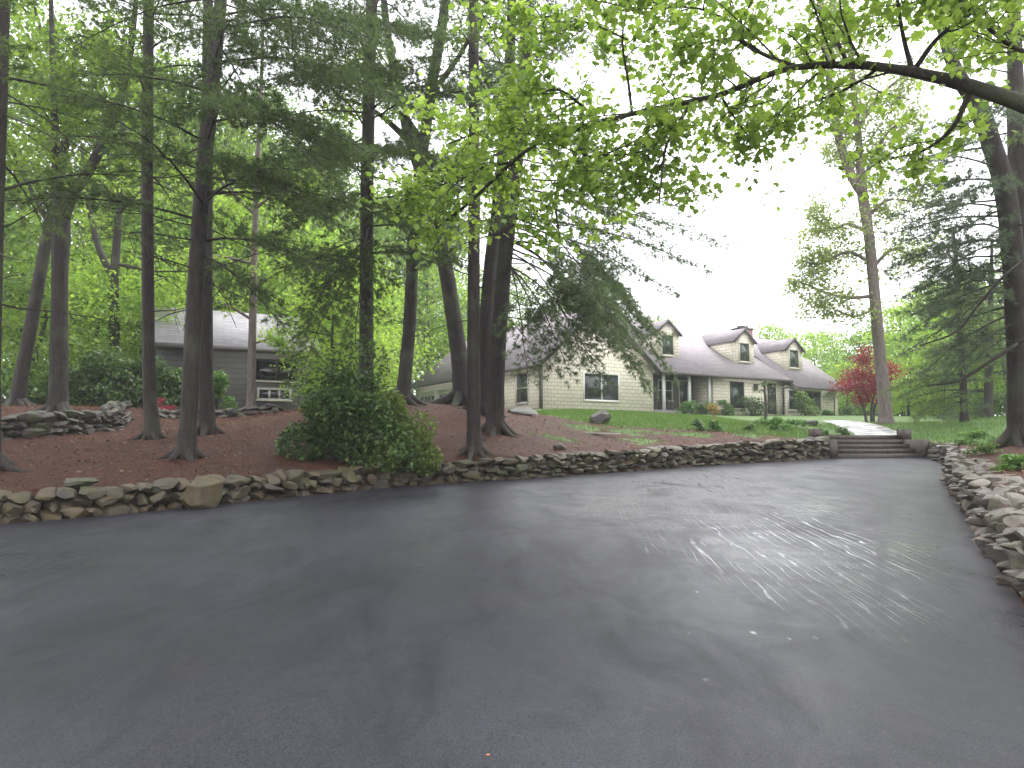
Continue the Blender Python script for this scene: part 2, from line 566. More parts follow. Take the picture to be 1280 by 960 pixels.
def asphalt_mat():
    m = Mat('wet_asphalt')
    pos = m.geo_pos()
    sp = m.n('ShaderNodeSeparateXYZ')
    m.link(pos, sp.inputs[0])
    grain = m.noise(pos, 90, 6, 0.8)
    large = m.noise(pos, 0.35, 5, 0.55, 0.4)
    mid = m.noise(pos, 1.6, 5, 0.6, 0.5)
    col = m.ramp(large, [(0.28, (0.016, 0.016, 0.021)), (0.5, (0.025, 0.025, 0.033)), (0.72, (0.037, 0.037, 0.048))])
    col = m.mix(m.ramp(m.noise(pos, 130, 4, 0.75), [(0.53, 0.0), (0.60, 0.8)]), col, (0.075, 0.074, 0.078))
    col = m.mix(m.ramp(m.noise(pos, 75, 3, 0.7), [(0.36, 0.8), (0.44, 0.0)]), col, (0.004, 0.004, 0.005))
    smudge = m.noise(m.geo_pos((1.3, .6, 1)), 1.1, 6, 0.62, 0.6)
    col = m.mix(m.ramp(smudge, [(0.48, 0.0), (0.68, 0.5)]), col, (0.010, 0.010, 0.013))
    col = m.mix(m.ramp(m.noise(pos, 0.8, 4, 0.6), [(0.6, 0.0), (0.75, 0.25)]), col, (0.05, 0.036, 0.032))
    # rivulets of rain water running down the slope: contour lines of a stretched noise
    def blob(cx, cy, rx, ry, wob=0.9):
        dx = m.math('DIVIDE', m.math('SUBTRACT', sp.outputs[0], cx), rx)
        dy = m.math('DIVIDE', m.math('SUBTRACT', sp.outputs[1], cy), ry)
        d = m.math('ADD', m.math('MULTIPLY', dx, dx), m.math('MULTIPLY', dy, dy))
        d = m.math('ADD', d, m.math('MULTIPLY', m.math('SUBTRACT', mid, 0.5), wob * 2))
        return m.ramp(d, [(0.35, 1.0), (1.0, 0.0)])
    rot = m.n('ShaderNodeMapping')
    rot.inputs['Rotation'].default_value = (0, 0, math.radians(4))
    m.link(pos, rot.inputs[0])
    st = m.n('ShaderNodeMapping')
    st.inputs['Scale'].default_value = (1.0, 0.09, 1)
    m.link(rot.outputs[0], st.inputs[0])
    def lines(scale, dist, lo, hi, off):
        wv = m.n('ShaderNodeTexWave', wave_type='BANDS', bands_direction='X', wave_profile='TRI')
        wv.inputs['Scale'].default_value = scale
        wv.inputs['Distortion'].default_value = dist
        wv.inputs['Detail'].default_value = 3
        wv.inputs['Detail Scale'].default_value = 1.6
        wv.inputs['Detail Roughness'].default_value = 0.62
        wv.inputs['Phase Offset'].default_value = off
        m.link(st.outputs[0], wv.inputs['Vector'])
        return m.ramp(wv.outputs['Fac'], [(lo, 0.0), (hi, 1.0)])
    l1 = lines(3.1, 8.5, 0.87, 0.97, 0.0)
    l2 = lines(1.1, 8.0, 0.92, 0.99, 2.1)
    line = m.math('MAXIMUM', l1, l2)
    bk = m.n('ShaderNodeMapping')
    bk.inputs['Scale'].default_value = (2.2, 0.42, 1)
    m.link(pos, bk.inputs[0])
    brk = m.ramp(m.noise(bk.outputs[0], 1.0, 4, 0.62), [(0.40, 0.0), (0.54, 1.0)])
    zone = m.math('MAXIMUM', blob(3.3, 9.6, 2.0, 5.0), blob(-5.2, 7.4, 1.3, 1.0))
    zone = m.math('MAXIMUM', zone, m.math('MULTIPLY', blob(4.6, 14, 2.2, 5.5), 0.7))
    rill = m.math('MULTIPLY', m.math('MULTIPLY', line, brk), zone)
    damp = m.math('MULTIPLY', m.ramp(m.noise(pos, 0.9, 5, 0.6, 0.8), [(0.40, 0.0), (0.62, 1.0)]), m.math('MAXIMUM', blob(3.6, 11.5, 2.8, 7.0), m.math('MAXIMUM', blob(-5.4, 7.4, 1.5, 0.9), 0.12)))
    spots = m.math('MULTIPLY', m.ramp(m.noise(m.geo_pos((1.0, .6, 1)), 9, 3, 0.5), [(0.70, 0.0), (0.78, 1.0)]), blob(1.6, 5.2, 1.0, 1.4))
    rough = m.math('SUBTRACT', m.math('ADD', m.ramp(large, [(0.3, 0.36), (0.7, 0.52)]), m.math('MULTIPLY', m.math('SUBTRACT', smudge, .5), .5)), m.math('MULTIPLY', damp, 0.22))
    wet = m.math('MAXIMUM', rill, m.math('MULTIPLY', spots, 0.8))
    rough = m.math('MAXIMUM', m.math('SUBTRACT', rough, m.math('MULTIPLY', wet, 0.40)), 0.07)
    m.base(col, rough, 0.14)
    h = m.math('ADD', m.math('MULTIPLY', m.math('MULTIPLY', grain, m.math('SUBTRACT', 1.0, wet)), 0.5), m.math('MULTIPLY', mid, 1.2))
    m.bump(h, 0.35, 0.01)
    m.p.inputs['Coat Weight'].default_value = 0.0
    m.link(m.math('ADD', m.math('MULTIPLY', wet, 0.45), m.math('MULTIPLY', damp, 0.05)), m.p.inputs['Coat Weight'])
    m.p.inputs['Coat Roughness'].default_value = 0.1
    return m.m
M['asphalt'] = asphalt_mat()

# ------------------------------------------------------------------ terrain
WALL_L = np.array([(-17, 7.0), (-11, 8.7)] + [tuple(drive_pt(*p)[:2]) for p in
    [(0, 655), (130, 645), (300, 628), (500, 608), (680, 597), (800, 588), (900, 581), (1040, 573)]])
WALL_R = np.array([tuple(drive_pt(*p)[:2]) for p in
    [(1160, 572), (1184, 581), (1182, 605), (1205, 640), (1240, 700), (1280, 755)]] + [(3.45, 4.4), (3.1, 2.6), (3.1, 0.5)])
STEP_A, STEP_B = WALL_L[-1], WALL_R[0]
DRIVE = np.vstack([WALL_L, WALL_R, [(3.6, -8), (-17, -8)]])

def seg_dist(P, poly, closed=True):
    d = np.full(len(P), 1e9)
    n = len(poly)
    for i in range(n if closed else n - 1):
        a, b = poly[i], poly[(i + 1) % n]
        ab = b - a
        t = np.clip(((P - a) @ ab) / (ab @ ab + 1e-12), 0, 1)
        d = np.minimum(d, np.linalg.norm(P - (a + t[:, None] * ab), axis=1))
    return d

def inside(P, poly):
    c = np.zeros(len(P), bool)
    n = len(poly)
    x, y = P[:, 0], P[:, 1]
    for i in range(n):
        x1, y1 = poly[i]
        x2, y2 = poly[(i + 1) % n]
        if y1 == y2: continue
        cross = ((y1 > y) != (y2 > y)) & (x < (x2 - x1) * (y - y1) / (y2 - y1) + x1)
        c ^= cross
    return c

def wall_h(x):           # height of the left retaining wall above the drive
    return np.interp(x, [-17, -7, -2, 3, 10.4], [0.38, 0.40, 0.42, 0.52, 0.66])

anchors = []
def anc(*pts):
    for p in pts: anchors.append(at(*p))
def offset_pts(poly, k, side):
    out = []
    for i in range(len(poly) - 1):
        d = norm(poly[i + 1] - poly[i])
        nrm = np.array([-d[1], d[0]]) * side
        for t in (0.0, 0.5):
            out.append(poly[i] * (1 - t) + poly[i + 1] * t + nrm * k)
    return out
for p in offset_pts(WALL_L, 0.5, 1): anchors.append(np.array([p[0], p[1], drive_z(p[1]) + wall_h(p[0])]))
for p in offset_pts(WALL_R, 0.6, 1): anchors.append(np.array([p[0], p[1], drive_z(p[1]) + 0.5]))
anc((236, 572, 14), (190, 548, 16), (257, 542, 17), (100, 585, 12.6), (30, 575, 12.8), (340, 560, 15.5),
    (0, 552, 14.5), (150, 542, 17.5), (70, 516, 18.6), (20, 508, 21), (150, 514, 21), (-60, 510, 20), (200, 528, 20.5), (300, 524, 22), (313, 514, 24.5),
    (205, 513, 28.1), (385, 513, 30.5), (430, 535, 18), (460, 512, 19), (504, 502, 21), (580, 507, 23), (593, 562, 16.5), (619, 538, 19), (605, 518, 21.5),
    (540, 509, 24), (650, 516, 24.5), (560, 540, 19), (700, 552, 19.3), (750, 548, 21), (820, 543, 22.5), (900, 541, 24), (980, 545, 25),
    (700, 518, 27), (760, 528, 26), (850, 529, 27), (950, 535, 27),
    (676, 511, 39), (745, 512, 40.5), (817, 515, 43.7), (900, 517, 48), (985, 520, 52), (1047, 521, 55), (760, 517, 34), (860, 520, 38), (960, 524, 42),
    (1068, 546, 25.3), (1124, 546, 25.5), (1155, 546, 25.5), (1105, 538, 29), (1080, 531, 33), (1050, 527, 37),
    (1108, 530, 33), (1150, 530, 33), (1276, 553, 16.5), (1205, 527, 28), (1275, 533, 24), (1200, 548, 20.5), (1278, 590, 12.3), (1300, 575, 14), (1350, 640, 8.5), (1150, 520, 44), (1280, 520, 44))
for x, y, z in [(-45, 40, 4.2), (-40, 15, 2.5), (-40, -10, 0.4), (-12, 50, 4.6), (-20, 70, 5.5), (5, 75, 5.0), (30, 80, 4.2), (55, 60, 3.2), (40, 30, 2.4), (30, 10, 1.6), (25, -10, 0.4), (-60, 90, 7), (60, 100, 4), (0, 110, 6), (-4, 57, 3.7), (12, 60, 3.9), (-9, 30.4, 3.05), (-16, 33, 3.3)]:
    anchors.append(np.array([x, y, z], float))
A_ = np.array(anchors)
def U_(r2): return 0.5 * r2 * np.log(r2 + 1e-9)
_n = len(A_)
_K = U_(((A_[:, None, :2] - A_[None, :, :2]) ** 2).sum(-1)) + np.eye(_n) * 0.6
_P = np.hstack([np.ones((_n, 1)), A_[:, :2]])
_S = np.zeros((_n + 3, _n + 3))
_S[:_n, :_n] = _K; _S[:_n, _n:] = _P; _S[_n:, :_n] = _P.T
_W = np.linalg.solve(_S, np.concatenate([A_[:, 2], np.zeros(3)]))
def tps(P):
    out = np.zeros(len(P))
    for i in range(0, len(P), 20000):
        Q = P[i:i + 20000]
        out[i:i + 20000] = U_(((Q[:, None] - A_[None, :, :2]) ** 2).sum(-1)) @ _W[:_n] + _W[_n] + Q @ _W[_n + 1:]
    return out

def soil(P):
    P = np.atleast_2d(np.asarray(P, float))[:, :2]
    z = tps(P)
    far = np.clip((np.hypot(P[:, 0], P[:, 1] - 30) - 60) / 40, 0, 1)
    return z * (1 - far) + np.clip(z, 2, 8) * far

def gz(x, y):
    return float(soil([(x, y)])[0])

STEP_DIR = norm(STEP_B - STEP_A)
STEP_N = np.array([-STEP_DIR[1], STEP_DIR[0]])
STEP_BOX = np.array([STEP_A, STEP_B, STEP_B + STEP_N * 2.0, STEP_A + STEP_N * 2.0])
STEP_TOP = drive_z(STEP_A[1]) + 0.78

LAWN = [np.array([tuple(at(*p)[:2]) for p in [(655, 516, 26), (700, 524, 25), (760, 534, 24.2), (850, 536, 24.6), (950, 543, 24.9), (1060, 548, 24.9)]]
                 + [(13.3, 25.0), (13.2, 22.4), (13.6, 21.2), (13.5, 18.5), (16, 15.5), (17, 15), (30, 18), (60, 40), (70, 110), (-3, 110), (2.0, 60), (1.4, 40)]),
        np.array([(9.9, 12.2), (10.6, 14.2), (11.6, 14.2), (10.5, 11.6), (8.0, 8.6), (7.0, 8.2)]),
        np.array([(-60, 45), (-60, 110), (-3, 110), (-2, 60), (-6, 40), (-14, 42)])]
for px_, py_, d_, r_ in [(1000, 548, 24.6, .9), (930, 547, 24, .7), (860, 548, 23, .6), (780, 541, 22.8, .8), (730, 540, 22.6, .6), (700, 560, 19.6, .5), (800, 553, 20.8, .6), (1040, 551, 24.4, .6)]:
    c_ = at(px_, py_, d_)[:2]
    LAWN.append(np.array([c_ + r_ * np.array([math.cos(q_), .7 * math.sin(q_)]) for q_ in np.linspace(0, 5.6, 8)]))
def lawn_value(P):
    v = np.full(len(P), -6.0)
    for poly in LAWN:
        d = seg_dist(P, poly)
        v = np.maximum(v, np.where(inside(P, poly), d, -d))
    return np.clip(v, -2, 2)

def axis(lo, a, b, hi, fine, coarse):
    return np.concatenate([np.arange(lo, a, coarse), np.arange(a, b, fine), np.arange(b, hi + coarse, coarse)])
gx = axis(-170, -20, 24, 170, 0.22, 6.0)
gy = axis(-40, 0, 32, 175, 0.22, 4.0)
GX, GY = np.meshgrid(gx, gy)
GP = np.stack([GX.ravel(), GY.ravel()], 1)
GZ = soil(GP)
ind = inside(GP, DRIVE)
dd = seg_dist(GP, DRIVE)
sd = np.where(ind, -dd, dd)
low = drive_z(GP[:, 1]) - 0.12
k = np.clip((sd - 0.12) / 0.2, 0, 1)
rngt = np.random.default_rng(3)
GZ = low * (1 - k) + (GZ + rngt.normal(0, 0.012, len(GZ))) * k
st_in = inside(GP, np.array([STEP_A - STEP_N * .5, STEP_B - STEP_N * .5, STEP_B + STEP_N * 1.7, STEP_A + STEP_N * 1.7]))
GZ = np.where(st_in, np.minimum(GZ, drive_z(STEP_A[1]) - 0.15), GZ)
g = Geo()
nx, ny = len(gx), len(gy)
ii = (np.arange(ny - 1)[:, None] * nx + np.arange(nx - 1)[None, :]).ravel()
g.add(np.column_stack([GP, GZ]), np.stack([ii, ii + 1, ii + nx + 1, ii + nx], 1))
ground = g.build('ground', M['ground'], smooth=True)
tag(ground, 'sloping ground of rust brown pine straw, soil and green lawn', 'ground', kind='structure')
at_l = ground.data.attributes.new('lawn', 'FLOAT', 'POINT')
at_l.data.foreach_set('value', (lawn_value(GP) * 0.5 + 0.5).astype(np.float32))

# driveway sheet (slopes up from the camera)
g = Geo()
g.poly([(x, y, drive_z(y)) for x, y in DRIVE])
drive = g.build('driveway', M['asphalt'])
tag(drive, 'wide wet black asphalt driveway with rain streaks', 'driveway', kind='structure')

# concrete walk
walk = np.array([(at(px, 540, d)[0], d) for px, d in [(1101, 25.2), (1095, 27), (1081, 30), (1065, 33.5), (1047, 37.5)]])
ws = spline(walk, 8)
g = Geo()
L_, R_ = [], []
tang = np.gradient(ws, axis=0)
for p, t in zip(ws, tang):
    t = norm(t)
    nn = np.array([t[1], -t[0]])
    for lst, s in ((L_, -0.8), (R_, 0.8)):
        q = p + nn * s
        lst.append((q[0], q[1], max(gz(*q), gz(*p)) + 0.05))
for i in range(len(L_) - 1):
    a, b, c, d = map(np.array, (L_[i], R_[i], R_[i + 1], L_[i + 1]))
    gap = 0.012
    g.prism([a, b, c + (b - c) * gap, d + (a - d) * gap], (0, 0, -0.12))
tag(g.build('walkway', M['concrete']), 'pale wet concrete walk curving up through the lawn', 'path', kind='structure')

# ------------------------------------------------------------------ stones
def ico(sub):
    bm = bmesh.new()
    bmesh.ops.create_icosphere(bm, subdivisions=sub, radius=1)
    v = np.array([x.co[:] for x in bm.verts])
    f = np.array([[x.index for x in fc.verts] for fc in bm.faces])
    bm.free()
    return v, f
ICO2, ICO3, ICO4 = ico(2), ico(3), ico(4)

def rock(rng, dims, yaw=0.0, fine=2, tilt=0.12):
    V, Fc = (ICO4 if fine == 4 else ICO3 if fine == 3 else ICO2)
    P = np.sign(V) * np.abs(V) ** 0.5
    for _ in range(12):
        nrm = norm(rng.normal(0, 1, 3) * (1, 1, 0.9))
        dcut = rng.uniform(0.62, 0.98)
        ex = P @ nrm - dcut
        P = P - np.clip(ex, 0, None)[:, None] * nrm
    ph = rng.uniform(0, 6, 3)
    P = P * (1 + 0.05 * (np.sin(P[:, [1, 2, 0]] * 3.1 + ph)) + 0.03 * np.sin(P[:, [2, 0, 1]] * 7 + ph))
    P = P * (np.asarray(dims) / 2)
    R = frames(np.array([yaw]), rng.normal(0, tilt, 1), rng.normal(0, tilt, 1))[0]
    return P @ R.T, Fc

def walk_line(poly):
    seg = np.linalg.norm(np.diff(poly, axis=0), axis=1)
    cum = np.concatenate([[0], np.cumsum(seg)])
    def f(s):
        i = int(np.clip(np.searchsorted(cum, s) - 1, 0, len(seg) - 1))
        t = (s - cum[i]) / seg[i]
        d = (poly[i + 1] - poly[i]) / seg[i]
        return poly[i] * (1 - t) + poly[i + 1] * t, d
    return f, cum[-1]

def stone_wall(name, label, sections, base_f, top_f, thick, mat, rng, side=1, nparts=90, cap_deep=1, inset=0.05):
    """dry stone wall; sections = (polyline, rows, (shortest, longest stone))"""
    stones = []
    for poly, rows, size in sections:
        f, total = walk_line(poly)
        for r in range(rows):
            s = rng.uniform(-0.2, 0)
            while s < total:
                l = rng.uniform(*size) * (rng.uniform(1.0, 1.3) if r == rows - 1 else 1.0) * (0.6 if rng.random() < .2 else 1)
                p, d = f(min(s + l / 2, total))
                nrm = np.array([-d[1], d[0]]) * side
                z0, z1 = base_f(*p), top_f(*p)
                h = (z1 - z0) / rows
                hh = h * rng.uniform(0.9, 1.75)
                deep = cap_deep if r == rows - 1 else 1
                for c in range(deep):
                    off = inset + thick / deep * (c + 0.5) if deep > 1 else thick / 2 + inset * (r / max(1, rows - 1)) + rng.uniform(-0.06, 0.06)
                    q = p + nrm * (off + rng.uniform(-0.04, 0.04)) + d * rng.uniform(-0.05, 0.05)
                    zc = z0 + h * (r + 0.5) + rng.uniform(-0.035, 0.035)
                    dims = (l * 1.22, (thick / deep) * rng.uniform(0.95, 1.3), hh * (rng.uniform(.8, 1.2) if deep > 1 else 1))
                    stones.append((np.array([q[0], q[1], zc]), dims, math.atan2(d[1], d[0]) + rng.normal(0, 0.2)))
                s += l * 0.94
    poly = np.vstack([q[0] for q in sections])
    f, total = walk_line(poly + np.arange(len(poly))[:, None] * 1e-6)
    show = [max(dm) / (np.linalg.norm(c - EYE) + 0.1) if c[1] > 2 else 0 for c, dm, _ in stones]
    order = np.argsort(show)[::-1]
    big = set(order[:nparts].tolist())
    p0 = f(total / 2)[0]
    root = thing(name, (p0[0], p0[1], base_f(*p0)), label, 'stone wall')
    off0 = np.array(root.location)
    rest = Geo()
    for i, (c, dm, yw) in enumerate(stones):
        near = np.linalg.norm(c - EYE)
        V, Fc = rock(rng, dm, yw, 4 if near < 9 else 3 if near < 18 else 2)
        if i in big:
            gg = Geo().add(V, Fc)
            o = gg.build('stone', mat, root, True, 24)
            o.location = c - off0
        else:
            rest.add(V + c - off0, Fc)
    if rest.n:
        o = rest.build('stonework', mat, root, True, 24)
        o['kind'] = 'stuff'
    return root

rng = np.random.default_rng(11)
dz_ = lambda x, y: drive_z(y) - 0.06
stone_wall('stone_wall', 'low mossy tan stone retaining wall along the left edge of the driveway', [(WALL_L[:5], 3, (.15, .38)), (WALL_L[4:6], 3, (.15, .42)), (WALL_L[5:7], 4, (.15, .4)), (WALL_L[6:], 5, (.13, .38))], dz_, lambda x, y: drive_z(y) + wall_h(x) + 0.02, 0.42,
           M['stone'], rng, nparts=100)
stone_wall('stone_wall', 'pinkish dry stone wall along the right edge of the driveway', [(WALL_R[:4], 5, (.16, .42)), (WALL_R[3:], 4, (.2, .46))], dz_, lambda x, y: drive_z(y) + 0.5, 0.72,
           M['stone_pink'], rng, nparts=100, cap_deep=3)
terr = np.array([at(*p)[:2] for p in [(-60, 558, 13.8), (0, 554, 14.6), (80, 548, 16), (150, 541, 18), (165, 533, 20)]])
stone_wall('stone_wall', 'dark mossy stone terrace wall up the bank at far left', [(terr, 4, (.2, .6))], lambda x, y: gz(x, y) - 0.1, lambda x, y: gz(x, y) + 0.5, 0.5,
           M['stone_dark'], rng, nparts=60, cap_deep=2)
ter2 = np.array([at(*p)[:2] for p in [(190, 528, 21), (270, 524, 22.3), (345, 521, 23.5)]])
stone_wall('stone_wall', 'short row of grey stones on the bank before the grey outbuilding', [(ter2, 2, (.25, .6))], lambda x, y: gz(x, y) - 0.06, lambda x, y: gz(x, y) + 0.28, 0.4,
           M['stone_dark'], rng, nparts=40)

def boulder(label, px, py, d, dims, mat, name='boulder', yaw=0.3, fine=3, tilt=.06, z=None):
    p = at(px, py, d)
    V, Fc = rock(np.random.default_rng(len(label) * 7 + int(px)), dims, yaw, fine, tilt)
    o = Geo().add(V, Fc).build(name, mat, None, True, 24)
    o.location = (p[0], p[1], gz(p[0], p[1]) + dims[2] * 0.3 if z is None else z)
    return tag(o, label, 'rock')
boulder('dark rugged boulder at the edge of the lawn above the plank', 751, 530, 24.6, (.85, 0.7, 0.6), M['rock_dark'])
boulder('long grey slab rock on the ridge right of the big pine trunk', 652, 517, 23.5, (1.1, 0.7, 0.3), M['rock_dark'])
boulder('flat pale rock in the bed near the front door', 1012, 531, 32, (.8, 0.6, 0.4), M['rock_dark'])
boulder('small brown rock half buried in pine straw below the ridge', 700, 566, 18.2, (0.4, 0.3, 0.2), M['stone'])
boulder('purplish flat stone lying on top of the left driveway wall', 98, 612, 10.9, (0.5, 0.36, 0.17), M['stone_dark'], z=drive_z(10.9) + .47)
boulder('squarish tan boulder standing in the left driveway wall', 250, 622, 11.55, (0.66, 0.45, 0.55), M['stone_tan'], yaw=.83, fine=4, tilt=.01, z=drive_z(11.6) + .24)

# plank on the bank
p = at(752, 548, 21.5)
g = Geo().beam((-0.55, 0.16, 0.06), (0.55, -0.16, 0.03), 0.16, 0.04)
o = g.build('plank', M['grey_board'])
o.location = (p[0], p[1], gz(p[0], p[1]) + 0.02)
tag(o, 'pale grey plank lying on the pine straw below the boulder', 'plank')

# timber steps
root = thing('garden_steps', (STEP_A[0], STEP_A[1], drive_z(STEP_A[1])), 'brown timber garden steps between the stone walls at the far end', 'steps', math.atan2(STEP_DIR[1], STEP_DIR[0]))
wS = float(np.linalg.norm(STEP_B - STEP_A))
for i in range(5):
    g = Geo().box(0.12, wS - 0.12, i * 0.3, i * 0.3 + 0.16, -0.1 if i == 0 else i * 0.155 - 0.02, (i + 1) * 0.155)
    g.build('riser', M['timber'], root)
    g = Geo().box(0.12, wS - 0.12, i * 0.3 + 0.163, (i + 1) * 0.3 if i < 4 else 2.0, -0.1, (i + 1) * 0.155 - 0.012)
    g.build('tread', M['timber'], root)
for sx in (-0.08, wS - 0.2):
    Geo().box(sx, sx + 0.28, -0.02, 1.7, -0.1, 0.62).build('cheek_timber', M['timber'], root)
    Geo().box(sx - 0.02, sx + 0.3, 0.9, 1.22, 0.6, 0.98).build('post', M['timber'], root)

# ------------------------------------------------------------------ house
C0 = at(676, 510, 39)
HA = math.radians(30.5)
house = thing('ranch_house', C0, 'long cream shingled house with mauve roof and three gabled dormers', 'house', HA)
def part(name, g, mat, parent=house, smooth=False):
    return g.build(name, mat, parent, smooth)
B0 = -0.9      # walls run into the ground
WE, WP = 2.62, 6.1     # wing eave and peak
WW, WT = 8.15, 17.6
# wing walls
g = Geo()
g.prism([(0, 0, B0), (WW, 0, B0), (WW, 0, WE), (WW / 2, 0, WP - 0.12), (0, 0, WE)], (0, 0.2, 0))
part('gable_wall', g, M['siding'])
g = Geo()
g.box(0, 0.2, 0.2, WT - 0.2, B0, WE)
part('side_wall', g, M['siding'])
g = Geo()
g.prism([(0, WT - 0.2, B0 - 1), (WW, WT - 0.2, B0 - 1), (WW, WT - 0.2, WE), (WW / 2, WT - 0.2, WP - 0.12), (0, WT - 0.2, WE)], (0, 0.2, 0))
part('gable_wall', g, M['siding'])
def slab(a, b, c, d, th=0.14):
    P = [np.array(x, float) for x in (a, b, c, d)]
    nrm = norm(np.cross(P[1] - P[0], P[3] - P[0]))
    if nrm[2] < 0: nrm = -nrm
    return P, -nrm * th
sl = (WP - WE) / (WW / 2)
roof = Geo()
oh = 0.4
P, off = slab((-oh, -0.35, WE - sl * oh + .12), (WW / 2, -0.35, WP + .12), (WW / 2, WT + 0.35, WP + .12), (-oh, WT + 0.35, WE - sl * oh + .12))
roof.prism(P, off)
P, off = slab((WW + oh, -0.35, WE - sl * oh + .117), (WW / 2, -0.35, WP + .117), (WW / 2, WT + 0.35, WP + .117), (WW + oh, WT + 0.35, WE - sl * oh + .117))
roof.prism(P, off)
part('wing_roof', roof, M['roof'])
# main block
ME, MR, MT, S1 = 2.62, 6.85, 6.8, 20.0
MB = 13.6     # depth of the main block
g = Geo()
g.box(13.3, S1, 0, 0.2, B0, ME)
part('front_wall', g, M['siding'])
g = Geo()
g.box(WW + .003, 13.3, 1.8, 2.0, B0, ME)
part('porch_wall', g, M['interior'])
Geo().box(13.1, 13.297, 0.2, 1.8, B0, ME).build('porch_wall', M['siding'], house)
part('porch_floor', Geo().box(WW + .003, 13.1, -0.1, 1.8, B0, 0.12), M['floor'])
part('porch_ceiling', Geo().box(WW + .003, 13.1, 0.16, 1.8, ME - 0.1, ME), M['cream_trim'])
part('porch_beam', Geo().box(WW + .003, 13.297, -0.02, 0.15, ME - 0.24, ME - 0.003), M['cream_trim'])
for s in (9.05, 11.2, 12.95):
    part('porch_post', Geo().box(s - 0.09, s + 0.09, 0.0, 0.14, 0.12, ME - 0.243), M['white'])
part('back_wall', Geo().box(WW, 25.7, MB - .2, MB, B0, ME), M['siding'])
ms = (MR - ME) / MT
roof = Geo()
zm = lambda t: ME + ms * t + .12
P = [np.array(q, float) for q in [(8.48, -.45, zm(-.45)), (S1 + .45, -.45, zm(-.45)), (S1 + .45, MT, zm(MT)), (4.07, MT, zm(MT)), (4.07, 5.6, zm(5.6))]]
nr = np.array([0, -ms, 1]) / math.hypot(1, ms)
roof.prism(P, -nr * .14)
P, off = slab((4.07, MB + .45, zm(-.45) - .003), (S1 + .45, MB + .45, zm(-.45) - .003), (S1 + .45, MT, zm(MT) - .003), (4.07, MT, zm(MT) - .003))
roof.prism(P, off)
part('main_roof', roof, M['roof'])
# right section, eave a step lower and further out
RE, RR, S2 = 1.93, 6.3, 25.7
ST = 5.2
rs = (RR - RE) / (ST + 0.95)
rz = lambda t: RE + rs * (t + 0.95)
g = Geo()
g.box(S1 + .003, S2, -0.2, 0.0, B0, 2.1)
part('bay_wall', g, M['siding'])
g = Geo()
g.prism([(S2 - .2, 0, B0), (S2 - .2, MB, B0), (S2 - .2, MB, ME - .5), (S2 - .2, ST, RR - .2), (S2 - .2, 0, rz(0) - .2)], (.197, 0, 0))
part('gable_wall', g, M['siding'])
g = Geo()
g.prism([(S1 - .2, .2, B0), (S1 - .2, MB - .2, B0), (S1 - .2, MB - .2, ME), (S1 - .2, MT, MR - .2), (S1 - .2, .2, ME)], (.197, 0, 0))
part('gable_wall', g, M['siding'])
roof = Geo()
P, off = slab((S1 + .3, -0.95, RE + .05), (S2 + .4, -0.95, RE + .05), (S2 + .4, ST, RR + .05), (S1 + .3, ST, RR + .05))
roof.prism(P, off)
P, off = slab((S1 + .3, MB + .4, ME - .5), (S2 + .4, MB + .4, ME - .5), (S2 + .4, ST, RR + .047), (S1 + .3, ST, RR + .047))
roof.prism(P, off)
part('side_roof', roof, M['roof'])
# gutters
for a, b in (((8.6, -0.5, ME - ms * .45 + .0), (S1 + .4, -0.5, ME - ms * .45 + .0)), ((S1 + .4, -1.0, RE - .06), (S2 + .4, -1.0, RE - .06)), ((-oh - .05, -.3, WE - sl * oh - .0), (-oh - .05, WT + .3, WE - sl * oh - .0))):
    part('gutter', Geo().beam(a, b, 0.1, 0.12), M['gutter'])
def pipe(pts):
    g = Geo()
    g.tube(pts, 0.045, 6)
    part('downspout', g, M['gutter'])
pipe([(-.45, -.32, WE - .45), (-.1, -.1, WE - .8), (-.08, -.08, -.2)])
pipe([(S2 + .35, -1.0, RE - .1), (S2 - .5, -.3, RE - .55), (S2 - .6, -.28, -.2)])
pipe([(S1 + .35, -.5, ME - .5), (S1 - .1, -.1, ME - .75), (S1 - .1, -.07, -.2)])

def window_front(s0, s1, z0, z1, t, parent, glass='glass', mull=1, frame='white', bars=0):
    """window in a wall that faces the local -y direction, standing proud of it"""
    w = 0.09
    g = Geo()
    g.box(s0 - w, s0, t - .07, t - .003, z0 - w, z1 + w)
    g.box(s1, s1 + w, t - .07, t - .003, z0 - w, z1 + w)
    g.box(s0, s1, t - .068, t - .003, z1, z1 + w)
    g.box(s0, s1, t - .068, t - .003, z0 - w, z0)
    for m_ in range(mull):
        x = s0 + (s1 - s0) * (m_ + 1) / (mull + 1)
        g.box(x - .045, x + .045, t - .062, t - .003, z0, z1)
    for b in range(bars):
        z = z0 + (z1 - z0) * (b + 1) / (bars + 1)
        g.box(s0, s1, t - .058, t - .003, z - .025, z + .025)
    fr = g.build('window', M[frame], parent)
    Geo().box(s0 + .002, s1 - .002, t - .034, t - .008, z0 + .002, z1 - .002).build('pane', M[glass], fr)
    Geo().box(s0 - w - .04, s1 + w + .04, t - .12, t - .072, z0 - w - .03, z0 - w + .03).build('sill', M['cream_trim'], fr)
    return fr

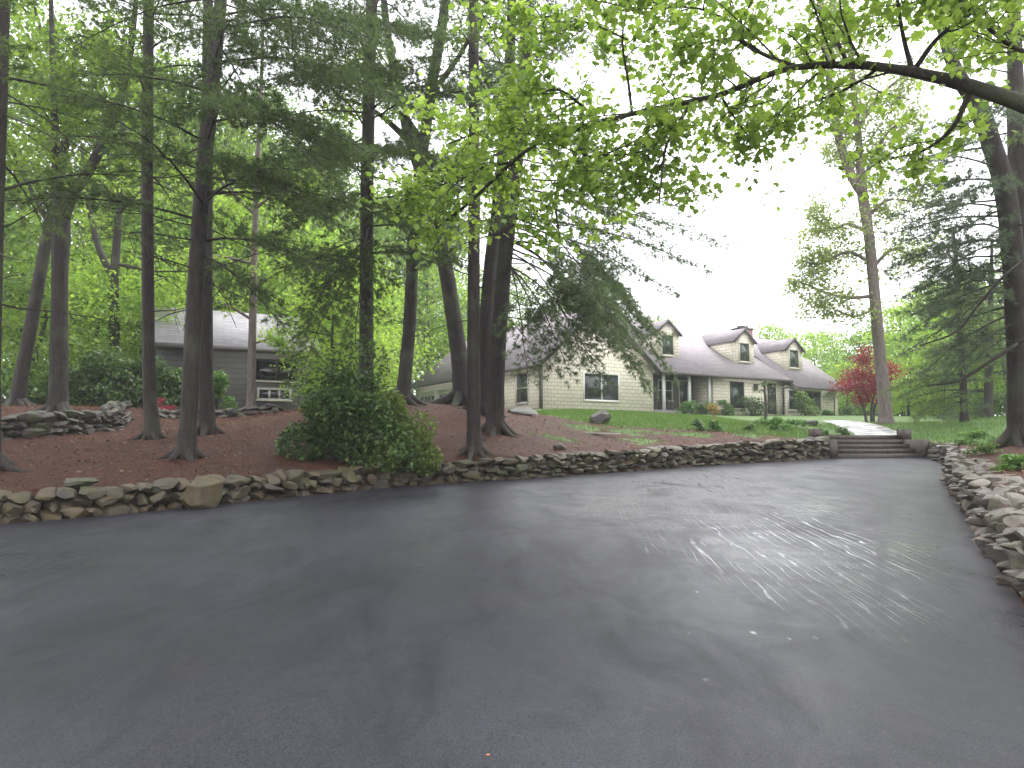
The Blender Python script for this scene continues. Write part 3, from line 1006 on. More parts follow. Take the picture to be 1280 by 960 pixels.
def window_side(t0, t1, z0, z1, s, parent, glass='glass', mull=0, frame='white', name='window', bars=0):
    w = 0.09
    g = Geo()
    g.box(s - .07, s - .003, t0 - w, t0, z0 - w, z1 + w)
    g.box(s - .07, s - .003, t1, t1 + w, z0 - w, z1 + w)
    g.box(s - .068, s - .003, t0, t1, z1, z1 + w)
    g.box(s - .068, s - .003, t0, t1, z0 - w, z0)
    for m_ in range(mull):
        y = t0 + (t1 - t0) * (m_ + 1) / (mull + 1)
        g.box(s - .062, s - .003, y - .04, y + .04, z0, z1)
    for b in range(bars):
        z = z0 + (z1 - z0) * (b + 1) / (bars + 1)
        g.box(s - .058, s - .003, t0, t1, z - .03, z + .03)
    fr = g.build(name, M[frame], parent)
    Geo().box(s - .034, s - .008, t0 + .002, t1 - .002, z0 + .002, z1 - .002).build('pane', M[glass], fr)
    return fr

window_front(2.95, 5.4, .58, 2.05, 0, house, mull=1)
window_side(1.3, 2.5, .4, 2.05, 0, house, bars=1)
# porch back wall: window and dark door
window_front(10.2, 11.3, .9, 2.1, 1.8, house, frame='cream_trim', bars=1)
window_front(12.0, 12.9, .5, 2.15, 1.8, house, frame='cream_trim', mull=0)
window_front(14.85, 15.95, .42, 2.05, 0, house, 'glass_green_reflect', 0, 'dark_wood')
def door_front(s0, s1, z0, z1, t, mat='dark_wood'):
    g = Geo()
    g.box(s0, s1, t - .05, t - .003, z0, z1)
    for zz in ((z0 + .15, z0 + .8), (z0 + .95, z1 - .15)):
        g.box(s0 + .12, s1 - .12, t - .065, t - .052, zz[0], zz[1])
    d = g.build('door', M[mat], house)
    f = Geo()
    f.box(s0 - .1, s0 - .002, t - .07, t - .003, z0, z1 + .1)
    f.box(s1 + .002, s1 + .1, t - .07, t - .003, z0, z1 + .1)
    f.box(s0 - .002, s1 + .002, t - .068, t - .003, z1 + .002, z1 + .1)
    f.build('door_frame', M['cream_trim'], d)
    h = Geo().tube([(s0 + .1, t - .12, z0 + 1.0), (s0 + .1, t - .05, z0 + 1.0)], .03, 8)
    h.build('handle', M['gutter'], d)
door_front(18.3, 19.2, 0.1, 2.15, 0)
lamp = Geo().box(17.0, 17.28, -.16, -.003, 1.6, 2.0)
lamp.box(16.97, 17.31, -.19, -.002, 2.003, 2.05)
part('wall_lantern', lamp, M['gutter'])
# bay windows
window_front(20.25, 21.6, .42, 1.75, -.2, house, 'glass_green_reflect', 0)
window_front(21.95, 23.7, .42, 1.75, -.2, house, 'glass_green_reflect', 0)
# garage doors on the side wall
for t0 in (10.6, 13.9):
    g = Geo()
    g.box(-.08, -.003, t0, t0 + 2.7, B0, 1.75)
    d = g.build('garage_door', M['cream_trim'], house)
    gg = Geo()
    for q in range(4):
        a = t0 + .16 + q * .62
        gg.box(-.095, -.082, a, a + .52, .95, 1.5)
    gg.build('door_glazing', M['glass'], d)
    f = Geo()
    f.box(-.12, -.003, t0 - .14, t0 - .003, B0, 1.89)
    f.box(-.12, -.003, t0 + 2.703, t0 + 2.84, B0, 1.89)
    f.box(-.118, -.003, t0 - .003, t0 + 2.703, 1.753, 1.89)
    f.build('door_frame', M['white'], d)
part('corner_board', Geo().box(-.02, .12, -.025, -.003, B0, WE - .25), M['gutter'])
# rake boards of the wing
for sgn in (0, 1):
    a = np.array([-oh if not sgn else WW + oh, -.38, WE - sl * oh - .02])
    b = np.array([WW / 2, -.38, WP - .02])
    part('rake_board', Geo().beam(a, b, .05, .2), M['gutter'])

def dormer(sc, tf, w, zb, ze, zp, roof_at):
    """gabled dormer; its face stands at local y = tf"""
    d = Geo()
    d.prism([(sc - w / 2, tf, zb - .3), (sc + w / 2, tf, zb - .3), (sc + w / 2, tf, ze), (sc, tf, zp), (sc - w / 2, tf, ze)], (0, .15, 0))
    tb = roof_at(ze)
    for sx in (sc - w / 2, sc + w / 2 - .12):
        d.prism([(sx, tf + .152, zb - .3), (sx, tb + .2, ze), (sx, tf + .152, ze)], (.12, 0, 0))
    dm = d.build('dormer', M['siding'], house)
    r = Geo()
    o_ = .12
    k_ = (zp - ze) / (w / 2)
    tr = roof_at(zp) + .5
    for sgn in (-1, 1):
        e = (sc + sgn * (w / 2 + o_), ze - k_ * o_ + .1 - (.003 if sgn > 0 else 0))
        pk = (sc, zp + .1 - (.003 if sgn > 0 else 0))
        P, off = slab((e[0], tf - .14, e[1]), (pk[0], tf - .14, pk[1]), (pk[0], tr, pk[1]), (e[0], roof_at(e[1]) + .4, e[1]), .09)
        r.prism(P, off)
    r.build('dormer_roof', M['roof'], dm)
    g2 = Geo()
    for sgn in (-1, 1):
        g2.beam((sc + sgn * (w / 2 + o_), tf - .16, ze - k_ * o_ + .03), (sc, tf - .16, zp + .03), .035, .15)
    g2.build('rake_board', M['gutter'], dm)
    ww = .95
    wz0, wz1 = zb + .22, zb + 1.45
    window_front(sc - ww / 2, sc + ww / 2, wz0, wz1, tf, dm, 'glass_green_reflect', 0, 'cream_trim')
main_at = lambda z: (z - ME) / ms
side_at = lambda z: (z - RE) / rs - .95
dormer(10.7, 1.45, 2.05, 3.58, 5.15, 6.02, main_at)
dormer(17.85, 1.45, 2.05, 3.58, 5.15, 6.02, main_at)
dormer(22.5, 1.0, 1.95, 3.36, 4.8, 5.66, side_at)
# chimney
g = Geo().box(23.3, 24.7, 6.5, 7.4, 4.0, 7.3)
ch = part('chimney', g, M['brick'])
g = Geo().box(23.22, 24.78, 6.42, 7.48, 7.303, 7.4)
g.box(23.6, 24.4, 6.7, 7.2, 7.403, 7.6)
g.build('chimney_cap', M['gutter'], ch)
g = Geo().tube([(23.9, 6.3, 6.0), (23.9, 6.3, 8.7)], .025, 5)
g.tube([(23.5, 6.3, 8.3), (24.3, 6.3, 8.35)], .02, 5)
part('antenna', g, M['gutter'])

# porch chairs
def porch_chair(s, t, rz_, label):
    lc = Matrix.Rotation(HA, 4, 'Z') @ Vector((s, t, 0.12))
    r = thing('porch_chair', (C0[0] + lc.x, C0[1] + lc.y, C0[2] + lc.z), label, 'chair', HA + rz_, 'porch chairs')
    Geo().box(-.27, .27, -.25, .25, .40, .44).build('seat', M['dark_wood'], r)
    g = Geo()
    for k_ in range(5):
        g.beam((-.22 + k_ * .11, .25, .45), (-.22 + k_ * .11, .36, 1.15), .07, .02, (0, 1, 0))
    g.beam((-.3, .37, 1.16), (.3, .37, 1.16), .03, .07)
    g.build('backrest', M['dark_wood'], r)
    for x in (-.29, .29):
        for y in (-.26, .26):
            Geo().beam((x, y, 0), (x, y, .66), .05, .05, (0, 1, 0)).build('leg', M['dark_wood'], r)
        Geo().beam((x, -.3, .68), (x, .3, .68), .07, .03).build('armrest', M['dark_wood'], r)
porch_chair(8.75, .75, .3, 'dark wooden porch chair at the left corner of the porch')
porch_chair(9.9, .9, -.4, 'dark wooden porch chair between the first two porch posts')

# ------------------------------------------------------------------ grey outbuilding
OA = math.radians(25.5)
O0 = at(205, 512, 28.1)
shed = thing('grey_outbuilding', O0, 'dark grey outbuilding with pale shingle roof behind the left pines', 'outbuilding', OA)
LS, RS = -.35, 5.7
Geo().box(LS, RS, 0, .18, -.8, 2.75).build('wall', M['grey_wall'], shed)
Geo().box(LS, RS, 4.82, 5.0, -.8, 2.75).build('wall', M['grey_wall'], shed)
for sx in (LS, RS - .18):
    Geo().prism([(sx, .182, -.8), (sx, 4.818, -.8), (sx, 4.818, 2.75), (sx, 2.5, 4.35), (sx, .182, 2.75)], (.18, 0, 0)).build('gable_wall', M['grey_wall'], shed)
r = Geo()
P, off = slab((LS - .3, -.75, 2.55), (RS + .25, -.75, 2.55), (RS + .25, 2.5, 4.55), (LS - .3, 2.5, 4.55), .14); r.prism(P, off)
P, off = slab((LS - .3, 5.5, 2.65), (RS + .25, 5.5, 2.65), (RS + .25, 2.5, 4.547), (LS - .3, 2.5, 4.547), .14); r.prism(P, off)
r.build('roof', M['roof_grey'], shed)
Geo().beam((LS - .3, -.8, 2.46), (RS + .25, -.8, 2.46), .06, .2).build('fascia', M['gutter'], shed)
window_front(3.55, 4.75, .55, .9, 0, shed, mull=2, frame='grey_board')
window_front(3.4, 5.0, 1.35, 2.1, 0, shed, mull=1, frame='gutter')

# ------------------------------------------------------------------ leaves, needles, boughs
LEAF_V = np.array([(0, 0, 0), (0.34, .5, .07), (0, 1, -.06), (-.34, .5, .07)], float)
LEAF_F = np.array([(0, 1, 2), (0, 2, 3)])
ML = np.array([(0, .38, .03), (0, 0, 0), (.34, .06, -.05), (.34, .24, 0), (.56, .5, -.08), (.32, .6, 0), (0, 1, -.1), (-.32, .6, 0), (-.56, .5, -.08), (-.34, .24, 0), (-.34, .06, -.05)], float)
MF = np.array([(0, i, i + 1) for i in range(1, 10)] + [(0, 10, 1)])

def scatter_leaves(g, pos, rng, size, droop=0.5, tmpl='far', spread=0.5):
    n = len(pos)
    if n == 0: return
    yaw = rng.uniform(0, 2 * math.pi, n)
    pitch = rng.normal(-droop, spread, n)
    roll = rng.normal(0, spread, n)
    sc = size * (rng.uniform(0.4, 1.55, n) if tmpl == 'maple' else rng.uniform(0.6, 1.35, n))
    tv, tf = (ML, MF) if tmpl == 'maple' else (LEAF_V, LEAF_F)
    g.add(*stamp(tv, tf, pos, frames(yaw, pitch, roll), sc))

def twig_leaves(a, b, n, rng, jit=0.08):
    t = rng.uniform(0.1, 1.05, n)[:, None]
    return a * (1 - t) + b * t + rng.normal(0, jit, (n, 3))

def branch_path(a, d, L, rng, wob=0.12, grav=0.0, n=5):
    P = [np.array(a, float)]
    d = norm(d)
    for i in range(n):
        d = norm(d + rng.normal(0, wob, 3) + np.array([0, 0, -grav]))
        P.append(P[-1] + d * L / n)
    return np.array(P)

def perp_dir(d, rng, spread=1.0):
    v = norm(rng.normal(0, 1, 3))
    v = norm(v - np.dot(v, d) * d)
    return norm(d * rng.uniform(.3, .8) + v * spread)

def leafy_limb(wood, leaves, path, r0, rng, n_sub=14, sub_len=(1.0, 2.0), leaf=.1, per_twig=14, twigs=6, up=.1, tmpl='far', start=.15, jit=.12, droop=.5, bare=0.0, flat=.6):
    """limb with side branches and leafy twigs; returns nothing, adds to wood / leaves"""
    path = np.asarray(path, float)
    n = len(path)
    cum = np.concatenate([[0], np.cumsum(np.linalg.norm(np.diff(path, axis=0), axis=1))])
    for k in range(n_sub):
        t = rng.uniform(start, 1.0) ** .9
        s = t * cum[-1]
        i = int(np.clip(np.searchsorted(cum, s) - 1, 0, n - 2))
        a = path[i] + (path[i + 1] - path[i]) * ((s - cum[i]) / (cum[i + 1] - cum[i] + 1e-9))
        d = norm(path[i + 1] - path[i])
        sd_ = perp_dir(d, rng)
        sd_[2] = sd_[2] * flat + up
        L = rng.uniform(*sub_len) * (1.15 - .5 * t)
        bp = branch_path(a, sd_, L, rng, .14, .02)
        wood.tube(bp, np.linspace(max(.006, r0 * .28 * (1.1 - t)), .004, len(bp)), 5, False)
        for q in range(twigs):
            j = rng.integers(1, len(bp))
            td = perp_dir(norm(bp[j] - bp[j - 1]), rng)
            td[2] = td[2] * flat
            tl = rng.uniform(.3, .7) * min(1.3, L * .6)
            e = bp[j] + td * tl + np.array([0, 0, -.08 * tl])
            wood.tube(np.array([bp[j], (bp[j] + e) / 2 + rng.normal(0, .03, 3), e]), [.005, .004, .003], 4, False)
            if rng.random() > bare:
                scatter_leaves(leaves, twig_leaves(bp[j], e, per_twig, rng, jit), rng, leaf, droop, tmpl)

NEEDLE_N = 15
def bough(wood, needles, a, tip, rng, dens=1.0, sag=.12, r0=.03, nl=.135, nw=.013, width=.46, twig_gap=.135, bare=.18):
    """a pine bough: a curved arm with side twigs carrying tufts of needles"""
    a, tip = np.asarray(a, float), np.asarray(tip, float)
    L = np.linalg.norm(tip - a)
    n = max(5, int(L / .25))
    t = np.linspace(0, 1, n + 1)
    P = a + (tip - a) * t[:, None]
    P[:, 2] += sag * L * np.sin(t * math.pi) * .6
    P += np.cumsum(rng.normal(0, .012, P.shape), axis=0)
    wood.tube(P, np.linspace(r0, .006, n + 1), 5, False)
    D = np.gradient(P, axis=0)
    D /= np.linalg.norm(D, axis=1)[:, None]
    cs, cd = [], []
    nt = int(L / twig_gap * dens)
    for k in range(nt):
        s = bare + (1 - bare) * (k + rng.uniform(0, 1)) / nt
        i = min(n - 1, int(s * n))
        o = P[i] + (P[i + 1] - P[i]) * (s * n - i)
        d = D[i]
        side = norm(np.cross(d, (0, 0, 1))) * (1 if k % 2 else -1)
        tl = (width * L * (1 - s) * .8 + .28) * rng.uniform(.6, 1.15)
        td = norm(d * rng.uniform(.5, 1.0) + side * rng.uniform(.6, 1.1) + np.array([0, 0, rng.normal(-.08, .18)]))
        e = o + td * tl
        m_ = (o + e) / 2 + np.array([0, 0, .04 * tl]) + rng.normal(0, .02, 3)
        wood.tube(np.array([o, m_, e]), [.007, .005, .003], 4, False)
        c = max(2, int(tl / .075))
        tt = rng.uniform(.15, 1.0, c)
        pts = o * ((1 - tt) ** 2)[:, None] + 2 * m_ * (tt * (1 - tt))[:, None] + e * (tt ** 2)[:, None]
        # short side shoots
        sh = rng.normal(0, .05, (c, 3))
        cs.append(pts + sh)
        cd.append(np.tile(td, (c, 1)) + sh * 6)
        cs.append(e[None]); cd.append(td[None])
    cs = np.vstack(cs); cd = np.vstack(cd)
    m = len(cs)
    dirs = np.repeat(cd, NEEDLE_N, 0) * .75 + rng.normal(0, .55, (m * NEEDLE_N, 3))
    dirs /= np.linalg.norm(dirs, axis=1)[:, None] + 1e-9
    ln = nl * rng.uniform(.7, 1.2, m * NEEDLE_N)
    base = np.repeat(cs, NEEDLE_N, 0)
    sidev = np.cross(dirs, rng.normal(0, 1, (m * NEEDLE_N, 3)))
    sidev /= np.linalg.norm(sidev, axis=1)[:, None] + 1e-9
    V = np.stack([base - sidev * nw / 2, base + sidev * nw / 2, base + dirs * ln[:, None]], 1).reshape(-1, 3)
    needles.add(V, np.arange(len(V)).reshape(-1, 3))

def px_path(spec, d=None):
    """rows (px, py, width_px[, depth]) -> world points + radii"""
    pts, rad = [], []
    for row in spec:
        dep = row[3] if len(row) > 3 else d
        pts.append(at(row[0], row[1], dep))
        rad.append(row[2] / F * dep / 2)
    return np.array(pts), np.array(rad)

class Tree:
    def __init__(self, name, label, spec, d, bark, cat='tree', group=None, seed=0, flare=1.12, sides=14):
        self.rng = np.random.default_rng(seed)
        P, R = px_path(spec, d)
        R = R * .93
        R[0] = min(R[0], 1.28 * R[1])
        base = P[0].copy()
        base[2] = gz(base[0], base[1])
        self.root = thing(name, base, label, cat, 0, group)
        self.o = base
        self.wood, self.leaves, self.trunk = Geo(), Geo(), Geo()
        rows = np.column_stack([P, R])
        low_ = rows[0].copy(); low_[2] = base[2] - .3
        low_[3] *= flare
        rows[0][2] = base[2] + .02
        rows[0][3] *= 1 + (flare - 1) * .6
        second = rows[0] + (rows[1] - rows[0]) * min(.3, .55 / max(.6, np.linalg.norm(rows[1, :3] - rows[0, :3])))
        second[3] = (R[0] + 2 * R[1]) / 3
        rows = np.vstack([low_, rows[0], second, rows[1:]])
        sp_ = spline(rows, 5)
        self.path = sp_[:, :3]
        self.rad = np.maximum(sp_[:, 3], .004)
        self.trunk.tube(self.path - self.o, self.rad, sides, True, .05, self.rng)
        self.bark = bark
        if base[1] < 26 and R[0] > .09:
            n_ = self.rng.integers(5, 8)
            for k in range(n_):
                an = 2 * math.pi * (k + self.rng.uniform(-.3, .3)) / n_
                Lr = R[0] * self.rng.uniform(2.2, 3.6)
                q = []
                for tt in (0, .35, .7, 1):
                    x_, y_ = base[0] + math.cos(an + tt * .3) * Lr * tt, base[1] + math.sin(an + tt * .3) * Lr * tt
                    q.append((x_, y_, gz(x_, y_) + (R[0] * 1.5 * (1 - tt) ** 2.2 - .04 * tt)))
                q = spline(np.array(q), 3)
                self.trunk.tube(q - self.o, np.linspace(R[0] * .55, R[0] * .16, len(q)), 7, True, .05, self.rng)

    def limb(self, spec, d=None, sides=8, apart=False):
        P, R = px_path(spec, d)
        sp_ = spline(np.column_stack([P, R]), 5)
        g_ = Geo() if apart else self.wood
        g_.tube(sp_[:, :3] - self.o, np.maximum(sp_[:, 3], .004), sides, True, .04, self.rng)
        if apart: g_.build('limb', self.bark, self.root, True)
        return sp_[:, :3], sp_[:, 3]

    def on_trunk(self, z):
        i = int(np.clip(np.searchsorted(self.path[:, 2], z), 1, len(self.path) - 1))
        a, b = self.path[i - 1], self.path[i]
        t = np.clip((z - a[2]) / (b[2] - a[2] + 1e-9), 0, 1)
        return a * (1 - t) + b * t, self.rad[i]

    def boughs(self, z0, z1, n, length, droop=.15, az=None, **kw):
        for k in range(n):
            z = z0 + (z1 - z0) * (k + self.rng.uniform(0, 1)) / n
            p, r = self.on_trunk(z)
            an = self.rng.uniform(0, 2 * math.pi) if az is None else math.radians(self.rng.uniform(*az))
            L = self.rng.uniform(*length)
            tip = p + np.array([math.cos(an), math.sin(an), self.rng.normal(-droop, .12)]) * L
            bough(self.wood, self.leaves, p - self.o, tip - self.o, self.rng, **kw)

    def bough_px(self, rows, **kw):
        for a, b in rows:
            bough(self.wood, self.leaves, at(*a) - self.o, at(*b) - self.o, self.rng, **kw)

    def dead(self, z0, z1, n, length, az=None):
        for k in range(n):
            z = self.rng.uniform(z0, z1)
            p, r = self.on_trunk(z)
            an = self.rng.uniform(0, 2 * math.pi) if az is None else math.radians(self.rng.uniform(*az))
            L = self.rng.uniform(*length)
            bp = branch_path(p, (math.cos(an), math.sin(an), self.rng.normal(0, .2)), L, self.rng, .1, .03)
            self.wood.tube(bp - self.o, np.linspace(.018, .004, len(bp)), 5, False)
            for q in range(self.rng.integers(2, 6)):
                j = self.rng.integers(2, len(bp))
                e = bp[j] + perp_dir(norm(bp[j] - bp[j - 1]), self.rng) * self.rng.uniform(.2, .7)
                self.wood.tube(np.array([bp[j], e]) - self.o, [.006, .003], 4, False)

    def done(self, leaf_mat=None, crown='crown'):
        self.trunk.build('trunk', self.bark, self.root, smooth=True)
        if self.wood.n: self.wood.build('branches', self.bark, self.root, smooth=True)
        if self.leaves.n: self.leaves.build(crown, leaf_mat, self.root)
        return self.root

# ---- pines of the left and middle group
PG = 'tall pines on the pine straw bank'
t = Tree('pine_tree', 'pine trunk cut off by the left edge of the photo', [(-16, 600, 34), (-10, 330, 26), (2, 0, 22), (8, -160, 18), (16, -500, 6)], 12, M['bark_pine'], 'pine tree', PG, 21)
t.boughs(5.6, 13, 17, (2.0, 3.8), .1)
t.dead(4, 8, 8, (1.0, 2.4), (-70, 70))
t.done(M['needles'])
t = Tree('pine_tree', 'slim straight pine trunk left of the thick leaning pine', [(190, 548, 24), (186, 460, 16), (185, 400, 15), (184, 200, 14), (186, 0, 13), (189, -150, 10), (192, -420, 4)], 16, M['bark_pine'], 'pine tree', PG, 22)
t.boughs(7.0, 15, 14, (1.6, 3.0), .12, dens=.8)
t.dead(4.2, 8.5, 16, (.8, 2.2))
t.done(M['needles'])
t = Tree('pine_tree', 'thick pine trunk standing before its slimmer twin in front of the grey outbuilding', [(233, 574, 27), (241, 430, 22), (247, 320, 22), (256, 200, 21), (266, 100, 20), (276, 0, 17), (288, -150, 14), (300, -420, 4)], 14, M['bark_pine'], 'pine tree', PG, 23)
t.boughs(5.8, 14, 21, (2.0, 4.2), .12, dens=.9)
t.bough_px([((258, 300, 14), (400, 335, 12.6)), ((256, 320, 14), (365, 420, 13.4)), ((262, 150, 14), (470, 190, 11.5)), ((268, 80, 14), (520, 130, 11.5)), ((266, 120, 14), (420, 240, 11)),
            ((270, 40, 14), (480, 60, 11)), ((262, 200, 14), (430, 290, 12)), ((258, 260, 14), (150, 150, 11)), ((262, 180, 14), (80, 120, 11.5))], dens=1.0, width=.5)
t.dead(4.0, 7, 12, (1.0, 2.6))
t.done(M['needles_dark'])
t = Tree('pine_tree', 'slimmer twin pine trunk just behind the thick leaning pine', [(259, 542, 24), (257, 430, 18), (258, 250, 16), (260, 0, 13), (262, -300, 5)], 17, M['bark_pine'], 'pine tree', PG, 24)
t.boughs(7.6, 15, 11, (1.8, 3.0), .15, dens=.8)
t.done(M['needles'])
t = Tree('pine_tree', 'dark pine trunk rising from behind the big dark shrub', [(458, 512, 26), (458, 400, 19), (459, 230, 18), (462, 100, 17), (466, -60, 14), (470, -420, 4)], 18, M['bark_pine'], 'pine tree', PG, 25)
t.boughs(6.0, 16, 30, (2.0, 4.4), .12, dens=.9)
t.bough_px([((460, 250, 18), (340, 300, 15)), ((460, 220, 18), (330, 200, 15)), ((462, 120, 18), (340, 100, 15)), ((460, 250, 18), (560, 330, 16)), ((460, 200, 18), (590, 220, 15.5)), ((461, 150, 18), (600, 120, 15)),
            ((460, 300, 18), (385, 400, 15.5)), ((460, 280, 18), (440, 440, 14.9)), ((460, 310, 18), (370, 470, 15.2)), ((460, 200, 18), (450, 220, 13)), ((461, 100, 18), (420, 120, 13)), ((462, 50, 18), (500, 60, 13))], dens=1.05, width=.5)
t.done(M['needles_dark'])
t = Tree('pine_tree', 'slender straight pine trunk between the leaning oak and the thick pine', [(593, 563, 26), (592, 470, 17), (593, 200, 15), (592, 0, 13), (592, -150, 10), (592, -400, 4)], 16.5, M['bark_pine'], 'pine tree', PG, 26)
t.boughs(7.2, 15, 18, (1.5, 3.0), .12, dens=.8)
t.dead(4, 8, 10, (.7, 1.8))
t.done(M['needles'])
t = Tree('pine_tree', 'thick pine trunk with long boughs drooping right across the house', [(619, 540, 36), (622, 450, 22), (630, 340, 21), (641, 240, 20), (654, 120, 20), (660, 0, 18), (662, -150, 14), (664, -450, 4)], 19, M['bark_pine'], 'pine tree', PG, 27)
t.boughs(9.5, 17, 18, (1.8, 3.6), .12, dens=.9)
t.bough_px([((640, 250, 19), (908, 300, 17.5)), ((638, 270, 19), (885, 338, 18)), ((642, 225, 19), (862, 268, 18)), ((641, 235, 19), (830, 300, 17)), ((638, 280, 19), (850, 372, 18)),
            ((640, 240, 19), (790, 330, 16.5)), ((644, 200, 19), (780, 250, 16)), ((630, 290, 19), (520, 340, 17)), ((634, 270, 19), (560, 300, 16)), ((645, 180, 19), (560, 200, 17)), ((650, 160, 19), (740, 190, 16))],
           dens=.75, width=.34, bare=.3, sag=.08)
t.bough_px([((636, 300, 19), (835, 430, 16.5)), ((634, 320, 19), (800, 462, 16)), ((632, 330, 19), (760, 478, 16)), ((632, 330, 19), (715, 482, 16.5)), ((636, 300, 19), (740, 420, 16)), ((638, 280, 19), (775, 430, 15.4)),
            ((634, 330, 19), (690, 465, 17)), ((634, 320, 19), (655, 485, 17)), ((640, 270, 19), (800, 400, 16.8)), ((636, 310, 19), (840, 470, 18)), ((634, 315, 19), (730, 450, 15.2)), ((638, 280, 19), (770, 395, 15)), ((638, 290, 19), (790, 440, 14.8)), ((636, 300, 19), (760, 440, 16.6)), ((640, 260, 19), (820, 420, 17.4)), ((636, 300, 19), (815, 485, 16.8))],
           dens=.85, width=.4, bare=.5, sag=.18)
t.dead(5, 8.5, 14, (1.2, 3.0), (-60, 60))
t.done(M['needles_soft'])
t = Tree('pine_tree', 'shadowed pine trunk hidden between the slender pine and the thick pine', [(606, 520, 26), (606, 430, 20), (612, 340, 18), (622, 260, 17), (632, 150, 15), (640, 0, 13), (645, -300, 4)], 21.5, M['bark_pine'], 'pine tree', PG, 28)
t.boughs(8, 16, 16, (1.6, 3.0), .12, dens=.8)
t.done(M['needles'])

# ---- hardwoods among them
t = Tree('oak_tree', 'slender leaning oak trunk at the far left behind the terrace wall', [(20, 508, 20), (40, 400, 16), (62, 280, 14), (80, 190, 11), (95, 60, 7)], 21, M['bark_oak'], 'oak tree', seed=31)
t.leaves.n
for sp_ in ([(62, 280, 8), (30, 220, 6), (0, 150, 3)], [(80, 190, 8), (110, 120, 5), (140, 60, 3)], [(88, 120, 7), (60, 60, 5), (40, 0, 3)]):
    P, R = t.limb(sp_, 21)
    leafy_limb(t.wood, t.leaves, P - t.o, .06, t.rng, 18, (.9, 2.2), .14, 15, 7)
t.done(M['wood_leaf'])
t = Tree('oak_tree', 'oak with its trunk forked into a V at far left', [(72, 514, 27), (73, 440, 22), (74, 350, 20), (76, 270, 22), (72, 225, 14), (69, 180, 11), (66, 80, 8), (62, -60, 4)], 18.5, M['bark_oak'], 'oak tree', seed=32)
P, R = t.limb([(78, 272, 18), (92, 240, 14), (112, 212, 13), (134, 165, 12), (152, 120, 10), (165, 50, 8), (175, -60, 4)], 18.5)
for q in (P, t.path[len(t.path) // 2:]):
    leafy_limb(t.wood, t.leaves, q - t.o, .1, t.rng, 30, (1.2, 2.8), .14, 15, 8)
t.done(M['wood_leaf'])
t = Tree('oak_tree', 'straight oak trunk leaning right over the bright woods gap', [(503, 503, 26), (508, 450, 19), (512, 400, 18), (520, 260, 17), (538, 120, 16), (557, 0, 14), (572, -150, 9), (580, -350, 4)], 21, M['bark_oak'], 'oak tree', seed=33)
for sp_ in ([(538, 120, 9), (580, 60, 6), (620, -20, 4)], [(530, 180, 9), (490, 120, 6), (450, 60, 3)], [(522, 250, 7), (560, 230, 5), (600, 215, 3)]):
    P, R = t.limb(sp_, 21)
    leafy_limb(t.wood, t.leaves, P - t.o, .08, t.rng, 14, (1.0, 2.0), .13, 12, 6)
t.done(M['wood_leaf'])
t = Tree('oak_tree', 'thick oak trunk bending left beside the slender straight pine', [(579, 510, 34), (577, 470, 25), (572, 430, 22), (556, 330, 20), (540, 260, 18), (515, 180, 16), (495, 100, 13), (480, 0, 9), (470, -200, 4)], 23, M['bark_oak'], 'oak tree', seed=34)
for sp_ in ([(515, 180, 9), (470, 140, 6), (420, 120, 3)], [(540, 260, 9), (580, 200, 6), (600, 120, 3)]):
    P, R = t.limb(sp_, 23)
    leafy_limb(t.wood, t.leaves, P - t.o, .08, t.rng, 16, (1.0, 2.2), .13, 12, 6)
t.done(M['wood_leaf'])
t = Tree('young_tree', 'slim pale barked tree in front of the grey outbuilding', [(313, 514, 13), (315, 440, 10), (317, 360, 9), (320, 250, 7), (326, 120, 5), (330, 0, 3)], 24.5, M['bark_pale'], 'tree', seed=35)
for sp_ in ([(316, 400, 4), (280, 380, 3), (240, 372, 2)], [(317, 360, 4), (350, 340, 3), (380, 335, 2)], [(318, 330, 4), (270, 320, 3), (230, 330, 2)], [(320, 260, 4), (360, 230, 3), (390, 220, 2)], [(320, 270, 4), (280, 230, 3), (250, 200, 2)], [(316, 430, 3), (335, 425, 2), (352, 432, 1.5)]):
    P, R = t.limb(sp_, 24.5)
    leafy_limb(t.wood, t.leaves, P - t.o, .04, t.rng, 9, (.5, 1.2), .12, 10, 5, flat=.35)
t.done(M['lime_leaf'])
t = Tree('young_tree', 'grey forked young tree above the rhododendrons at left', [(143, 500, 16), (143, 400, 13), (143, 350, 12), (149, 260, 9), (154, 150, 6)], 29, M['bark_oak'], 'tree', seed=36)
for sp_ in ([(143, 352, 9), (122, 305, 8), (108, 240, 5), (102, 180, 3)], [(149, 260, 6), (190, 230, 4), (220, 210, 2)], [(145, 330, 5), (190, 340, 4), (225, 360, 2)], [(143, 380, 5), (110, 370, 3), (85, 375, 2)]):
    P, R = t.limb(sp_, 29)
    leafy_limb(t.wood, t.leaves, P - t.o, .05, t.rng, 12, (.8, 1.8), .15, 12, 6, flat=.35)
t.done(M['lime_leaf'])

# ---- right hand trees
t = Tree('tall_ash_tree', 'tall slender forked tree standing alone right of the walk', [(1108, 531, 22), (1105, 490, 17), (1098, 420, 15), (1087, 300, 14), (1078, 240, 14), (1074, 180, 9), (1066, 100, 8), (1058, 0, 6), (1050, -120, 3)], 33, M['bark_pale'], 'tree', seed=41)
la, _ = t.limb([(1078, 242, 13), (1062, 215, 12), (1048, 170, 11), (1038, 110, 9), (1030, 40, 7), (1020, -80, 4)], 33)
lb, _ = t.limb([(1080, 225, 6), (1095, 190, 5), (1115, 160, 3), (1140, 150, 2)], 33)
lc, _ = t.limb([(1090, 330, 5), (1060, 315, 4), (1025, 330, 3), (1000, 325, 2)], 33)
ld, _ = t.limb([(1092, 370, 5), (1060, 372, 4), (1030, 365, 3), (1000, 352, 2)], 33)
le, _ = t.limb([(1085, 290, 5), (1060, 280, 4), (1040, 285, 3), (1015, 270, 2)], 33)
